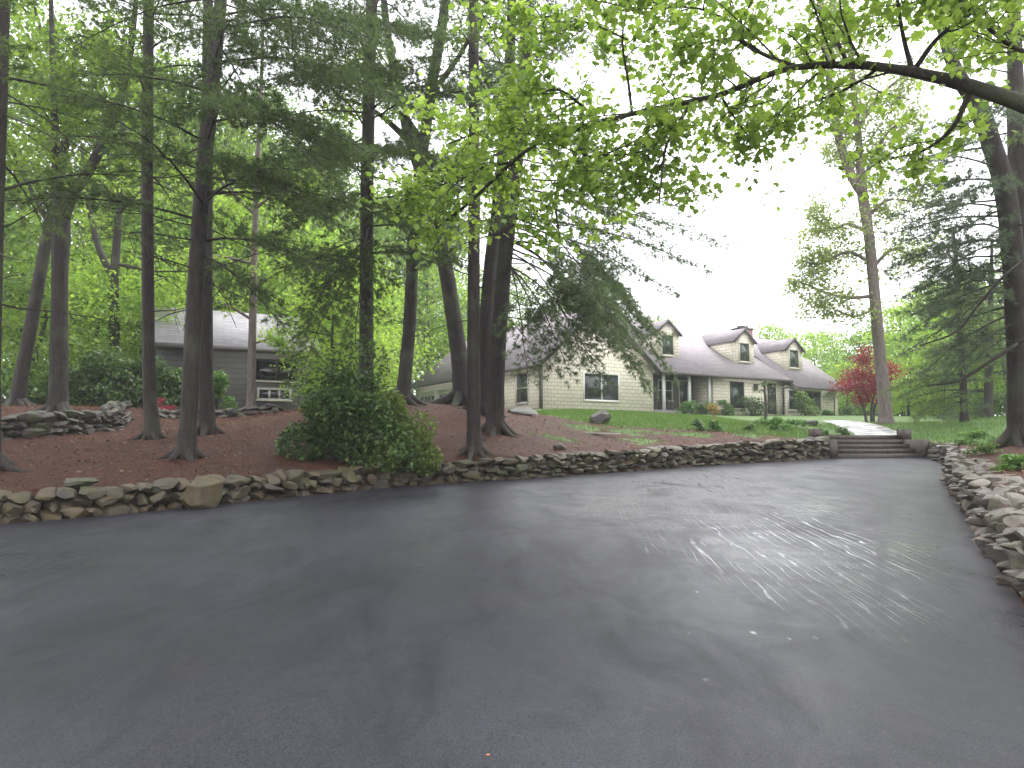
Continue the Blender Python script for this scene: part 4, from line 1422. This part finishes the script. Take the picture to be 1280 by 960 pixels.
lf, _ = t.limb([(1083, 272, 5), (1110, 250, 4), (1142, 252, 2)], 33)
lg_, _ = t.limb([(1072, 160, 5), (1100, 120, 4), (1132, 92, 2)], 33)
lh, _ = t.limb([(1090, 335, 5), (1115, 312, 4), (1138, 318, 2)], 33)
li, _ = t.limb([(1094, 385, 4), (1070, 395, 3), (1045, 388, 2)], 33)
for q, n_ in ((lf, 14), (lg_, 16), (lh, 12), (li, 9), (la, 40), (lb, 18), (lc, 16), (ld, 16), (le, 16), (t.path[len(t.path) // 3:], 56)):
    leafy_limb(t.wood, t.leaves, q - t.o, .07, t.rng, n_, (1.0, 2.6), .16, 12, 9, flat=.55, jit=.2, droop=.3)
t.done(M['pale_leaf'])

t = Tree('pine_tree', 'dark two toned pine leaning left at the right edge of the photo', [(1277, 556, 38), (1275, 500, 29), (1273, 430, 27), (1267, 330, 26), (1257, 240, 26), (1240, 180, 24), (1222, 130, 24), (1196, 90, 18), (1175, 20, 12), (1160, -120, 5)], 16.5, M['bark_pine'], 'pine tree', seed=42)
t.bough_px([((1262, 250, 16.5), (1130, 285, 17)), ((1255, 225, 16.5), (1112, 245, 17)), ((1265, 300, 16.5), (1105, 335, 16.5)), ((1268, 340, 16.5), (1125, 372, 16)), ((1262, 270, 16.5), (1095, 300, 18)),
            ((1240, 185, 16.5), (1115, 215, 17.5)), ((1250, 210, 16.5), (1140, 205, 15.5)), ((1268, 330, 16.5), (1160, 385, 18)), ((1265, 310, 16.5), (1170, 320, 14.5)), ((1257, 240, 16.5), (1190, 265, 14)),
            ((1230, 150, 16.5), (1140, 170, 18)), ((1225, 140, 16.5), (1260, 150, 14)), ((1262, 280, 16.5), (1340, 310, 15)), ((1262, 250, 16.5), (1330, 230, 16)), ((1268, 360, 16.5), (1190, 400, 15.5)),
            ((1262, 260, 16.5), (1120, 270, 18)), ((1266, 320, 16.5), (1115, 350, 18)), ((1268, 350, 16.5), (1135, 420, 17)), ((1270, 380, 16.5), (1125, 440, 18)), ((1270, 390, 16.5), (1150, 470, 17)), ((1264, 290, 16.5), (1150, 300, 15)), ((1255, 230, 16.5), (1165, 235, 16)), ((1262, 300, 16.5), (1170, 345, 16)), ((1262, 260, 16.5), (1180, 300, 17)), ((1266, 330, 16.5), (1190, 360, 15)), ((1268, 350, 16.5), (1150, 390, 15)), ((1270, 400, 16.5), (1180, 480, 16))], dens=.8, width=.42, bare=.25)
t.limb([(1272, 430, 5), (1240, 450, 4.5), (1200, 475, 3.5), (1160, 482, 2)], 16, 6, True)
t.limb([(1300, 312, 4, 14), (1255, 345, 3.4, 14), (1220, 385, 3, 14.2), (1195, 415, 2.6, 14.4), (1150, 432, 1.5, 14.6)], sides=6, apart=True)
t.dead(3.2, 6, 8, (.8, 2.0), (120, 240))
t.done(M['needles_far'])
t = Tree('pine_tree', 'second dark trunk half hidden behind the leaning pine at right', [(1300, 545, 40), (1296, 430, 30), (1286, 300, 28), (1272, 200, 24), (1268, 60, 18), (1262, -150, 8)], 19, M['bark_pine'], 'pine tree', seed=43)
t.boughs(8.5, 13, 10, (1.5, 3.2), .1, dens=.7)
t.done(M['needles'])
t = Tree('young_pine', 'small dark pine on the lawn left of the leaning pine', [(1206, 530, 13), (1204, 480, 9), (1200, 420, 8), (1196, 350, 6), (1192, 290, 3)], 28, M['bark_pine'], 'pine tree', seed=44)
t.boughs(3.1, 8.6, 34, (1.3, 2.9), .2, dens=.9, width=.5, nl=.15, nw=.011, bare=.05)
t.done(M['needles'])
tr = Tree('pine_tree', 'rust tipped low pine behind the small dark pine at right', [(1235, 526, 12), (1236, 470, 10), (1238, 380, 7), (1240, 300, 3)], 34, M['bark_pine'], 'pine tree', seed=45)
tr.boughs(3.0, 9, 26, (1.5, 3.2), .15, dens=.8, width=.5, nl=.16, nw=.013)
tr.done(M['needles_far'])

# ---- overhanging maple with its trunk out of the frame at right
bx, by = 8.4, 8.6
pb = np.array([bx, by, gz(bx, by)])
root = thing('maple_tree', pb, 'bright green maple with a long limb arching over the driveway', 'maple tree')
rg = np.random.default_rng(51)
trunk, wood, lv = Geo(), Geo(), Geo()
tp = spline(np.array([(bx, by, pb[2] - .3, .42), (bx, by, pb[2] + .1, .34), (bx - .1, by, 2.6, .26), (bx - .3, by - .1, 4.3, .24), (bx - .3, by, 7, .18), (bx - .1, by + .3, 11, .07)]), 6)
trunk.tube(tp[:, :3] - pb, tp[:, 3], 14, True, .05, rg)
trunk.build('trunk', M['bark_oak'], root, smooth=True)
lp, lr = px_path([(1500, 235, 30, 8.4), (1400, 178, 25, 8.1), (1280, 130, 20, 8), (1200, 104, 16, 8), (1130, 88, 12, 8), (1060, 81, 9.5, 8.2), (980, 87, 8, 8.5), (900, 118, 7, 9), (800, 140, 6.2, 9.5), (740, 156, 5.5, 9.8), (680, 175, 4.8, 10), (640, 203, 5, 10.3), (590, 250, 4, 10.8), (540, 290, 3, 11.2)])
sp_ = spline(np.column_stack([lp, lr]), 6)
lg = Geo().tube(sp_[:, :3] - pb, sp_[:, 3], 10, True, .06, rg)
lg.build('limb', M['bark_oak'], root, smooth=True)
main_limb = sp_[:, :3]
subs = [  # (px, py, w, d) paths
    [(1140, 88, 7, 8), (1128, 40, 5, 7.9), (1120, -20, 4, 7.8), (1115, -90, 2, 7.8)],
    [(1145, 84, 7, 8), (1175, 45, 6, 7.8), (1230, 5, 5, 7.6), (1290, -50, 3, 7.4)],
    [(1000, 85, 7, 8.5), (955, 68, 6, 8.6), (920, 45, 5, 8.7), (914, 10, 3, 8.8), (900, -60, 2, 8.9)],
    [(955, 68, 4, 8.6), (930, 52, 4, 8.4), (900, 50, 3, 8.2), (850, 60, 2, 8)],
    [(865, 126, 6, 9.1), (845, 160, 5, 9), (832, 185, 4, 9), (826, 230, 3, 8.9), (824, 255, 2, 8.9)],
    [(845, 160, 3, 9), (800, 190, 3, 9.2), (735, 195, 2, 9.4)],
    [(790, 142, 4, 9.5), (785, 100, 4, 9.4), (778, 50, 3, 9.3), (785, 0, 3, 9.2), (790, -60, 2, 9.1)],
    [(745, 155, 5, 9.8), (722, 190, 5, 9.7), (700, 220, 4, 9.7), (695, 260, 3, 9.6), (700, 300, 2, 9.6)],
    [(722, 190, 3, 9.7), (745, 196, 3, 9.5), (790, 178, 2, 9.3), (830, 150, 2, 9)],
    [(745, 148, 4, 9.8), (712, 120, 4, 9.6), (690, 112, 3, 9.4), (650, 130, 2, 9.2)],
    [(680, 175, 4, 10), (640, 160, 3, 10.2), (600, 165, 3, 10.4), (560, 180, 2, 10.6)],
    [(640, 203, 4, 10.3), (600, 210, 3, 10.5), (560, 225, 3, 10.7), (520, 235, 2, 10.9)],
    [(1215, 108, 8, 8), (1190, 160, 6, 8.4), (1150, 190, 4, 9), (1100, 200, 3, 9.6)],
    [(1340, 150, 12, 8), (1310, 80, 8, 7.8), (1260, 55, 6, 7.6), (1200, 0, 5, 7.4), (1150, -60, 3, 7.2)],
    [(1060, 80, 6, 8.2), (1040, 40, 5, 8.4), (1010, -10, 4, 8.6), (990, -80, 2, 8.8)],
    [(1100, 84, 5, 8.1), (1060, 110, 4, 8.8), (1010, 130, 3, 9.4), (960, 150, 2, 9.8)],
    [(900, 118, 4, 9), (920, 150, 3, 9.3), (940, 175, 2, 9.6)],
    [(785, 50, 3, 9.3), (740, 30, 3, 9.2), (690, 20, 2, 9.1), (640, 30, 2, 9)],
    [(920, 30, 3, 8.7), (870, 10, 3, 8.5), (800, 10, 2, 8.3), (740, 0, 2, 8.2)],
]
for s_ in subs:
    P, R = px_path(s_)
    q = spline(np.column_stack([P, R]), 5)
    wood.tube(q[:, :3] - pb, np.maximum(q[:, 3], .004), 6, False, .04, rg)
    leafy_limb(wood, lv, q[:, :3] - pb, .05, rg, 11, (.5, 1.3), .082, 9, 6, up=.05, tmpl='maple', droop=.6, jit=.11, flat=.5, start=.2)
leafy_limb(wood, lv, main_limb[20:] - pb, .06, rg, 60, (.6, 1.9), .082, 10, 6, up=.35, tmpl='maple', droop=.6, jit=.11, flat=.6, start=.02)
for k_ in range(9):     # upper crown over the drive, mostly above the frame
    a = tp[rg.integers(18, len(tp) - 3), :3]
    an = rg.uniform(0, 2 * math.pi)
    bp = branch_path(a, (math.cos(an), math.sin(an), .5), rg.uniform(3, 5), rg, .1)
    wood.tube(bp - pb, np.linspace(.07, .015, len(bp)), 6, False)
    leafy_limb(wood, lv, bp - pb, .06, rg, 12, (.8, 1.6), .13, 10, 5)
wood.build('branches', M['bark_oak'], root, smooth=True)
lv.build('crown', M['maple'], root)

# ------------------------------------------------------------------ woods behind
def wood_tree_meshes(seed, h, cr, z0, clumps, per, leaf, mat, bark, flat=.45, r0=.16):
    r = np.random.default_rng(seed)
    tr_, lv_ = Geo(), Geo()
    zz = np.linspace(0, h * .93, 9)
    pts = np.column_stack([np.cumsum(r.normal(0, .1, 9)), np.cumsum(r.normal(0, .1, 9)), zz])
    pts[:, :2] -= pts[0, :2]
    pts[0, 2] = -.4
    tr_.tube(pts, np.linspace(r0, .02, 9), 8, True, .05, r)
    for k in range(clumps):
        f = r.uniform(0, 1)
        z = z0 + (h - z0) * f
        prof = cr * (math.sin(math.pi * min(1, .12 + .88 * f)) ** .6) * (.75 + .5 * r.random())
        an = r.uniform(0, 2 * math.pi)
        rad = prof * math.sqrt(r.uniform(.1, 1))
        i = int(np.clip(np.searchsorted(zz, z * .8), 1, 8))
        c = np.array([math.cos(an) * rad + pts[i, 0], math.sin(an) * rad + pts[i, 1], z])
        a = pts[i] * .999
        if a[2] > z: a = pts[max(1, i - 2)]
        if k % 2 == 0:
            tr_.tube(np.array([a, (a + c) / 2 + (0, 0, .15), c]), [.035, .02, .008], 4, False)
        s = r.uniform(.6, 1.15) * cr * .26
        pos = c + r.normal(0, 1, (per, 3)) * (s, s, s * flat)
        scatter_leaves(lv_, pos, r, leaf, .45)
    return tr_.mesh('trunk', bark, True), lv_.mesh('crown', mat)

kinds = [wood_tree_meshes(61, 13, 3.4, 2.2, 70, 110, .24, M['wood_leaf'], M['bark_oak']),
         wood_tree_meshes(62, 10, 3.0, 1.2, 62, 110, .23, M['lime_leaf'], M['bark_oak']),
         wood_tree_meshes(63, 15, 3.6, 3.0, 74, 100, .24, M['wood_leaf_b'], M['bark_oak']),
         wood_tree_meshes(64, 7, 2.6, .3, 60, 100, .20, M['lime_leaf'], M['bark_oak']),
         wood_tree_meshes(66, 22, 4.6, 5.0, 130, 110, .27, M['wood_leaf_b'], M['bark_oak'], r0=.22),
         wood_tree_meshes(67, 19, 4.2, 3.5, 120, 110, .25, M['wood_leaf'], M['bark_oak'], r0=.2),
         wood_tree_meshes(65, 8, 3.0, .4, 60, 100, .22, M['wood_leaf_b'], M['bark_oak'])]

def wood_tree(kind, x, y, sc, rz_, label, group):
    r = thing('woodland_tree', (x, y, gz(x, y)), label, 'tree', rz_, group)
    r.scale = (sc, sc, sc)
    for me in kinds[kind]:
        o = bpy.data.objects.new(me.name, me)
        COL.objects.link(o)
        o.parent = r

def by_px(px, d):
    return at(px, 500, d)[0], d
rw = np.random.default_rng(71)
groups = {
    'left': ('leafy green tree in the woods behind the rhododendrons at left', 'woodland trees at far left',
             [(-70, 30, 0, 1), (25, 48, 2, 1), (75, 34, 3, .95), (95, 46, 2, 1), (130, 52, 0, 1.2), (165, 38, 1, 1.05), (205, 46, 0, 1.1), (40, 27, 3, .8), (-40, 24, 6, .9), (110, 30, 3, .9), (170, 31, 3, .85), (-45, 36, 4, 1), (140, 40, 5, 1), (185, 44, 4, 1), (45, 60, 1, 1.1)]),
    'mid': ('bright lime green tree in the woods between the two buildings', 'woodland trees between the buildings',
            [(395, 40, 1, 1.0), (430, 34, 3, 1.05), (455, 44, 1, 1.05), (445, 36, 3, 1.0), (535, 62, 1, 1.3), (560, 70, 0, 1.3), (450, 56, 0, 1.2), (490, 64, 2, 1.3), (410, 58, 0, 1.3), (420, 26, 3, .7), (440, 28.5, 3, .7), (600, 78, 1, 1.4), (640, 82, 0, 1.3), (410, 60, 4, 1.1), (470, 70, 5, 1.2), (540, 75, 4, 1.1)]),
    'shed': ('tall green tree rising behind the grey outbuilding', 'woodland trees behind the outbuilding',
             [(235, 42, 0, 1.15), (275, 48, 2, 1.2), (320, 40, 1, 1.15), (360, 46, 0, 1.15), (300, 60, 0, 1.4), (345, 56, 2, 1.3), (220, 50, 4, 1), (265, 44, 5, 1), (320, 52, 4, 1), (365, 50, 5, 1)]),
    'roof': ('green treetop showing above the ridge of the cream house', 'trees behind the house',
             [(700, 86, 0, 1.25), (760, 88, 2, 1.15), (838, 92, 1, 1.35), (968, 90, 1, 1.25), (990, 100, 0, 1.05)]),
    'right': ('fresh green tree in the thicket right of the house', 'woodland trees right of the house',
              [(1022, 80, 3, 1.35), (1050, 74, 1, 1.0), (1075, 66, 3, 1.2), (1100, 62, 6, 1.1), (1128, 56, 3, 1.25), (1165, 50, 1, 1.0), (1200, 54, 6, 1.1), (1240, 46, 1, 1.0), (1280, 44, 0, .9), (1320, 42, 1, 1.0), (1150, 64, 1, 1.1), (1260, 36, 6, .8), (1225, 40, 3, .9), (1060, 62, 3, .7), (1135, 46, 3, .6), (1185, 44, 3, .65)]),
}
for lab, grp, rows in groups.values():
    for px, d, kd, sc in rows:
        x, y = by_px(px, d)
        wood_tree(kd, x, y, sc * rw.uniform(.94, 1.06), rw.uniform(0, 6.28), lab, grp)

# far wood that reads as one mass
fw = Geo()
for k_ in range(300):
    ang = rw.uniform(-62, 62)
    d = rw.uniform(95, 130)
    x, y = math.sin(math.radians(ang)) * d, math.cos(math.radians(ang)) * d
    pxx = 640 + F * x / y
    tall = 17 if pxx < 640 else 7.5
    z = gz(x, y)
    h = tall * rw.uniform(.6, 1.05)
    n_ = 200
    pos = np.column_stack([x + rw.normal(0, 2.2, n_), y + rw.normal(0, 2.2, n_), z + rw.uniform(0, 1, n_) ** .8 * h])
    scatter_leaves(fw, pos, rw, .75, .4)
tag(fw.build('far_woods', M['wood_leaf_b']), 'far green woods closing the view behind everything', 'woods', kind='stuff')

# ------------------------------------------------------------------ shrubs and small plants
def shrub(name, label, cat, p, dims, n, leaf, mat, seed, lobes=9, tips=None, group=None, stem=True, tmpl='far'):
    r = np.random.default_rng(seed)
    p = np.array([p[0], p[1], gz(p[0], p[1])])
    root_ = thing(name, p, label, cat, r.uniform(0, 6.28) * 0, group)
    lv_, tv_, sv_ = Geo(), Geo(), Geo()
    dx, dy, dz = np.array(dims) / 2
    for k in range(lobes):
        v = norm(r.normal(0, 1, 3))
        c = v * np.array([dx, dy, dz]) * r.uniform(.25, .72) + np.array([0, 0, dz])
        c[2] = max(c[2], dz * .22)
        if k < lobes // 3:
            an = r.uniform(0, 6.28)
            c = np.array([math.cos(an) * dx * .62, math.sin(an) * dy * .62, dz * r.uniform(.22, .42)])
        s = np.array([dx, dy, dz]) * r.uniform(.32, .5)
        m_ = n // lobes
        u = r.normal(0, 1, (m_, 3)); u /= np.linalg.norm(u, axis=1)[:, None]
        pos = c + u * s * (r.uniform(.45, 1.05, m_) ** .5)[:, None]
        pos = pos[pos[:, 2] > -.12]
        if tips and k % 3 == 0:
            scatter_leaves(tv_, pos, r, leaf, .2, tmpl)
        else:
            scatter_leaves(lv_, pos, r, leaf, .3, tmpl)
        if stem:
            sv_.tube(np.array([(0, 0, -.1), c * .5 + r.normal(0, .05, 3), c]), [.02, .014, .006], 5, False)
    if stem: sv_.build('stems', M['bark_oak'], root_, smooth=True)
    lv_.build('foliage', mat, root_)
    if tv_.n: tv_.build('young_foliage', tips, root_)
    return root_

def sp(px, d): return at(px, 500, d)[:2]
bs = at(440, 560, 14.95)[:2]
shrub('large_shrub', 'big dark shrub on the bank above the left driveway wall', 'shrub', bs, (3.3, 1.9, 2.5), 14000, .10, M['shrub_leaf'], 81, 22)
shrub('azalea_shrub', 'yellow green leafy shrub hugging the right side of the big dark shrub', 'shrub', (at(503, 580, 14.9)[0], 14.95), (1.75, 1.0, 1.75), 6500, .085, M['shrub_tip'], 82, 16)
for k_, (px, d, dm, n_, lb_) in enumerate([
        (100, 24.5, (4.2, 2.4, 2.2), 4500, 'dark rhododendron clump right of the forked oak trunk'),
        (155, 25.5, (3.6, 2.4, 2.3), 4500, 'dark rhododendron clump left of the slim straight pine'),
        (215, 26, (2.6, 2.0, 1.9), 3000, 'dark rhododendron clump between the slim pine and thick pine'),
        (45, 23.5, (1.6, 1.4, 1.0), 1600, 'round dark bush between the leaning and forked oak trunks')]):
    shrub('rhododendron', lb_, 'shrub', sp(px, d), dm, n_, .15, M['shrub_leaf'], 90 + k_, 12, None, 'rhododendrons at left')
shrub('shrub', 'green bush at the foot of the grey outbuilding wall', 'shrub', sp(272, 26.3), (1.3, 1.1, 1.6), 2000, .12, M['plant_leaf'], 95, 9)
shrub('azalea', 'small red flowering azalea beside the slim straight pine', 'azalea', sp(207, 23), (.8, .6, .5), 420, .07, M['azalea'], 96, 7)
# foundation planting: local house coordinates
def hl(s, t):
    v = Matrix.Rotation(HA, 3, 'Z') @ Vector((s, t, 0))
    return C0[0] + v.x, C0[1] + v.y
for k_, (s, t_, dm, n_, mt, lb_) in enumerate([
        (9.9, -.9, (1.5, 1.1, .95), 1100, 'plant_leaf', 'light green bush between the first two porch posts'),
        (11.6, -.9, (1.6, 1.1, 1.0), 1100, 'plant_leaf', 'light green bush before the middle porch post'),
        (13.3, -.9, (1.6, 1.1, 1.1), 1100, 'plant_leaf', 'light green bush at the right end of the porch'),
        (15.6, -1.1, (2.2, 1.3, 1.7), 1800, 'shrub_leaf', 'dark spreading bush under the green reflecting window'),
        (20.3, -1.5, (2.0, 1.4, 1.95), 2200, 'wood_leaf_b', 'tall rounded bush against the left bay window'),
        (24.9, -1.6, (1.3, 1.2, .85), 1000, 'plant_leaf', 'clipped round bush at the right corner of the house'),
        (22.6, -1.5, (1.0, .8, .5), 500, 'plant_leaf', 'low green bush below the right bay window')]):
    shrub('foundation_shrub', lb_, 'shrub', hl(s, t_), dm, n_, .12, M[mt], 100 + k_, 9)
for k_, (px, d, dm, n_, mt, lb_) in enumerate([
        (972, 26.6, (.85, .8, .7), 700, 'plant_leaf', 'round green plant above the wall left of the steps'),
        (934, 25.8, (.5, .5, .4), 300, 'grass', 'small lime green tuft plant in the bed'),
        (1028, 25.4, (.45, .4, .4), 260, 'plant_leaf', 'small green plant beside the left step post'),
        (893, 24.6, (.7, .6, .55), 420, 'plant_leaf', 'low plant below the yellow stalk in the bed'),
        (872, 24.4, (.5, .5, .4), 260, 'shrub_leaf', 'dark little plant at the left end of the bed'),
        (1052, 26.2, (.5, .45, .35), 240, 'shrub_leaf', 'small reddish dark plant beside the step post'),
        (955, 29, (1.1, .8, .45), 500, 'plant_leaf', 'spreading green plants in front of the dark young tree'),
        (990, 30, (1.3, .8, .45), 500, 'plant_leaf', 'loose green ground plant left of the flat pale rock'),
        (1215, 20.4, (1.2, .8, .4), 500, 'plant_leaf', 'leafy green plant behind the far end of the right wall'),
        (1246, 17.2, (1.0, .8, .45), 500, 'plant_leaf', 'leafy weed below the leaning pine at right'),
        (1272, 12.6, (.9, .8, .4), 600, 'plant_leaf', 'bright weed beside the right stone wall at the photo edge'),
        (1224, 15.8, (.8, .7, .35), 400, 'grass', 'grassy tuft plant just behind the right stone wall')]):
    shrub('garden_plant', lb_, 'plant', sp(px, d), dm, n_, .10 if d > 18 else .075, M[mt], 120 + k_, 6, stem=False)
# yellow stalk
px_, d_ = 892, 25.2
x, y = sp(px_, d_)
root = thing('seed_stalk', (x, y, gz(x, y)), 'yellowish seed stalk standing at the lawn edge', 'plant')
r_ = np.random.default_rng(5)
for k_ in range(6):
    e = np.array([r_.normal(0, .09), r_.normal(0, .09), r_.uniform(.6, .85)])
    st_ = Geo().tube(np.array([(0, 0, 0), e * .5 + r_.normal(0, .02, 3), e]), [.012, .01, .006], 5, False).build('stem', M['straw_leaf'], root)
    g2 = Geo()
    scatter_leaves(g2, e + r_.normal(0, .05, (40, 3)), r_, .08, .2)
    g2.build('seed_head', M['straw_leaf'], st_)

# dark young ornamental tree before the door
t = Tree('young_tree', 'slender dark ornamental tree in front of the front door', [(957, 524, 5), (957, 505, 4), (956, 490, 3), (955, 474, 2)], 33, M['dark_wood'], 'tree', seed=55, sides=8)
for k_ in range(16):
    z = t.o[2] + t.rng.uniform(.5, 1.9)
    p, _ = t.on_trunk(z)
    an = t.rng.uniform(0, 6.28)
    bp = branch_path(p, (math.cos(an), math.sin(an), .15), t.rng.uniform(.3, .65), t.rng, .1)
    t.wood.tube(bp - t.o, np.linspace(.012, .004, len(bp)), 4, False)
    scatter_leaves(t.leaves, twig_leaves(bp[0], bp[-1], 22, t.rng, .05) - t.o, t.rng, .09, .4)
t.done(M['shrub_leaf'])

# Japanese maple
x, y = sp(1086, 37)
p0 = np.array([x, y, gz(x, y)])
root = thing('japanese_maple', p0, 'dark red Japanese maple on the lawn behind the tall forked tree', 'maple tree')
r_ = np.random.default_rng(57)
tr_, lv_ = Geo(), Geo()
for dx in (-.25, .15, .3):
    tr_.tube(spline([(dx * .6, 0, -.2), (dx, .05, .7), (dx * 2.2, 0, 1.6), (dx * 3, .1, 2.5)], 4), np.linspace(.08, .03, 13), 7, True)
for c, s, n_ in [((-1.0, 0, 1.9), (.7, .8, .38), 900), ((-.3, .3, 2.5), (.8, .8, .4), 1100), ((.5, 0, 2.1), (.75, .8, .4), 900), ((-.1, -.4, 1.6), (.6, .6, .35), 700), ((-.2, 0, 3.3), (.5, .5, .35), 600), ((.9, 0, 2.9), (.7, .6, .3), 500), ((-.3, 0, 1.2), (.5, .6, .3), 500), ((.0, .1, 3.8), (.3, .3, .25), 200), ((1.5, .2, 2.6), (.5, .5, .25), 200)]:
    pos = np.array(c) + r_.normal(0, .55, (n_, 3)) * s
    scatter_leaves(lv_, pos, r_, .11, .6)
tr_.build('trunk', M['dark_wood'], root, smooth=True)
lv_.build('crown', M['red_leaf'], root)

# ------------------------------------------------------------------ grass and litter
def grass_on(n, region, hgt, wid, seed):
    r = np.random.default_rng(seed)
    lo, hi = region.min(0), region.max(0)
    P = r.uniform(lo, hi, (n, 2))
    P = P[inside(P, region)]
    P = P[~inside(P, DRIVE)]
    P = P[~inside(P, STEP_BOX)]
    P = P[seg_dist(P, walk, False) > .9]
    P = P[lawn_value(P) > r.uniform(-.5, .1, len(P))]
    z = soil(P)
    pos = np.column_stack([P, z - .01])
    m_ = len(pos)
    an = r.uniform(0, 2 * math.pi, m_)
    h = hgt * r.uniform(.5, 1.4, m_)
    w = wid * r.uniform(.7, 1.3, m_)
    sx = np.column_stack([np.cos(an), np.sin(an), np.zeros(m_)]) * w[:, None] / 2
    lean = r.normal(0, .35, (m_, 3)) * h[:, None]
    lean[:, 2] = h
    return np.stack([pos - sx, pos + sx, pos + lean], 1).reshape(-1, 3)
g = Geo()
front = np.array([tuple(at(*p)[:2]) for p in [(655, 516, 25.6), (700, 524, 24.6), (760, 534, 23.8), (850, 536, 24.2), (950, 543, 24.5), (1060, 548, 24.6)]] + [(11.5, 30), (11, 40), (3, 38)])
for n_, reg, h_, w_, s_ in [(60000, front, .10, .022, 1), (36000, np.array([(13.2, 22.4), (13.6, 21.2), (13.5, 18.5), (16, 15.5), (22, 17), (28, 34), (13, 34)]), .12, .02, 2),
                            (9000, LAWN[1], .13, .012, 3), (14000, np.array([(-1, 17.5), (3, 19.6), (10, 23.6), (10, 25), (3, 24.6), (0, 24)]), .09, .018, 7), (5000, np.array([(12.6, 20), (13.8, 17), (12.5, 16.5), (11.5, 17.5)]), .12, .014, 4)]:
    V = grass_on(n_, reg, h_, w_, s_)
    g.add(V, np.arange(len(V)).reshape(-1, 3))
tag(g.build('lawn_grass', M['grass']), 'short green grass of the lawn in front of the house', 'grass', kind='stuff')

r = np.random.default_rng(9)
P = np.column_stack([r.uniform(-14, 10, 2600), r.uniform(9, 25, 2600)])
P = P[~inside(P, DRIVE)]
P = P[seg_dist(P, DRIVE) > .5]
P = P[lawn_value(P) < -.1]
pos = np.column_stack([P, soil(P) + .02])
g = Geo()
scatter_leaves(g, pos, r, .07, 0, spread=.35)
tag(g.build('leaf_litter', M['litter']), 'dry fallen leaves scattered over the pine straw', 'leaf litter', kind='stuff')
wl_, tl_ = walk_line(WALL_L[1:])
wr_, tr_l = walk_line(WALL_R)
ed = []
for k_ in range(9000):
    f_, L_k, sg = (wl_, tl_, -1) if k_ % 5 < 3 else (wr_, tr_l, -1)
    q_, d_k = f_(r.uniform(0, L_k))
    ed.append(q_ + np.array([-d_k[1], d_k[0]]) * sg * (abs(r.normal(0, .11)) - .05))
ed = np.array(ed)
EDGE = np.column_stack([ed, drive_z(ed[:, 1]) + r.uniform(.004, .02, len(ed))])
P = np.column_stack([r.uniform(-15, 9, 90000), r.uniform(9, 25.5, 90000)])
P = P[~inside(P, DRIVE)]
P = P[seg_dist(P, DRIVE) > .4]
P = P[lawn_value(P) < r.uniform(-.6, 0, len(P))]
pos = np.vstack([np.column_stack([P, soil(P) + r.uniform(.0, .05, len(P))]), EDGE])
m_ = len(pos)
an = r.uniform(0, 2 * math.pi, m_)
short = np.where(np.arange(m_) >= m_ - len(EDGE), .42, 1.0)
dv = np.column_stack([np.cos(an), np.sin(an), r.normal(.08, .2, m_)]) * (r.uniform(.06, .16, m_) * (1 + 2.0 * (r.random(m_) < .02)) * short)[:, None]
sv = np.column_stack([-np.sin(an), np.cos(an), np.zeros(m_)]) * (r.uniform(.003, .008, m_) * short)[:, None]
g = Geo().add(np.stack([pos - sv, pos + sv, pos + dv], 1).reshape(-1, 3), np.arange(m_ * 3).reshape(-1, 3))
tag(g.build('pine_straw', leaf_mat('pine_straw', (0.065, 0.02, 0.009), (0.22, 0.08, 0.038), .1, 1.0, .6)), 'rusty pine needles and twigs covering the bank under the pines', 'pine straw', kind='stuff')
p = drive_pt(612, 945)
g = Geo()
scatter_leaves(g, np.array([[0, 0, .008]]), np.random.default_rng(2), .035, 0, 'maple', .15)
o = g.build('fallen_leaf', M['orange_leaf'])
o.location = p
tag(o, 'single orange leaf lying on the wet asphalt near the camera', 'leaf')

r = np.random.default_rng(19)
P = np.column_stack([r.uniform(-12, 12, 420), r.uniform(2.5, 23, 420)])
P = P[inside(P, DRIVE)]
near_edge = seg_dist(P, DRIVE)
P = P[(near_edge < r.uniform(0, 1.6, len(P))) | (r.random(len(P)) < .06)]
g = Geo()
scatter_leaves(g, np.column_stack([P, drive_z(P[:, 1]) + .006]), r, .028, 0, spread=.15)
tag(g.build('drive_litter', M['litter']), 'tiny leaf bits and twigs scattered over the wet asphalt', 'leaf litter', kind='stuff')

# thin even rain mist round the whole place
HAZE_FLOOR = float(GZ.min()) - 1.0
hz = Geo().box(-190, 190, -50, 195, HAZE_FLOOR, 34).build('haze', None)
tag(hz, 'thin rain mist hanging over the whole place', 'haze', kind='stuff')
hm = bpy.data.materials.new('rain_mist')
hm.use_nodes = True
hn = hm.node_tree
hn.nodes.clear()
ho = hn.nodes.new('ShaderNodeOutputMaterial')
hv = hn.nodes.new('ShaderNodeVolumePrincipled')
hv.inputs['Color'].default_value = (0.95, 0.96, 1.0, 1)
hv.inputs['Density'].default_value = HAZE
hn.links.new(hv.outputs[0], ho.inputs['Volume'])
hz.data.materials.append(hm)
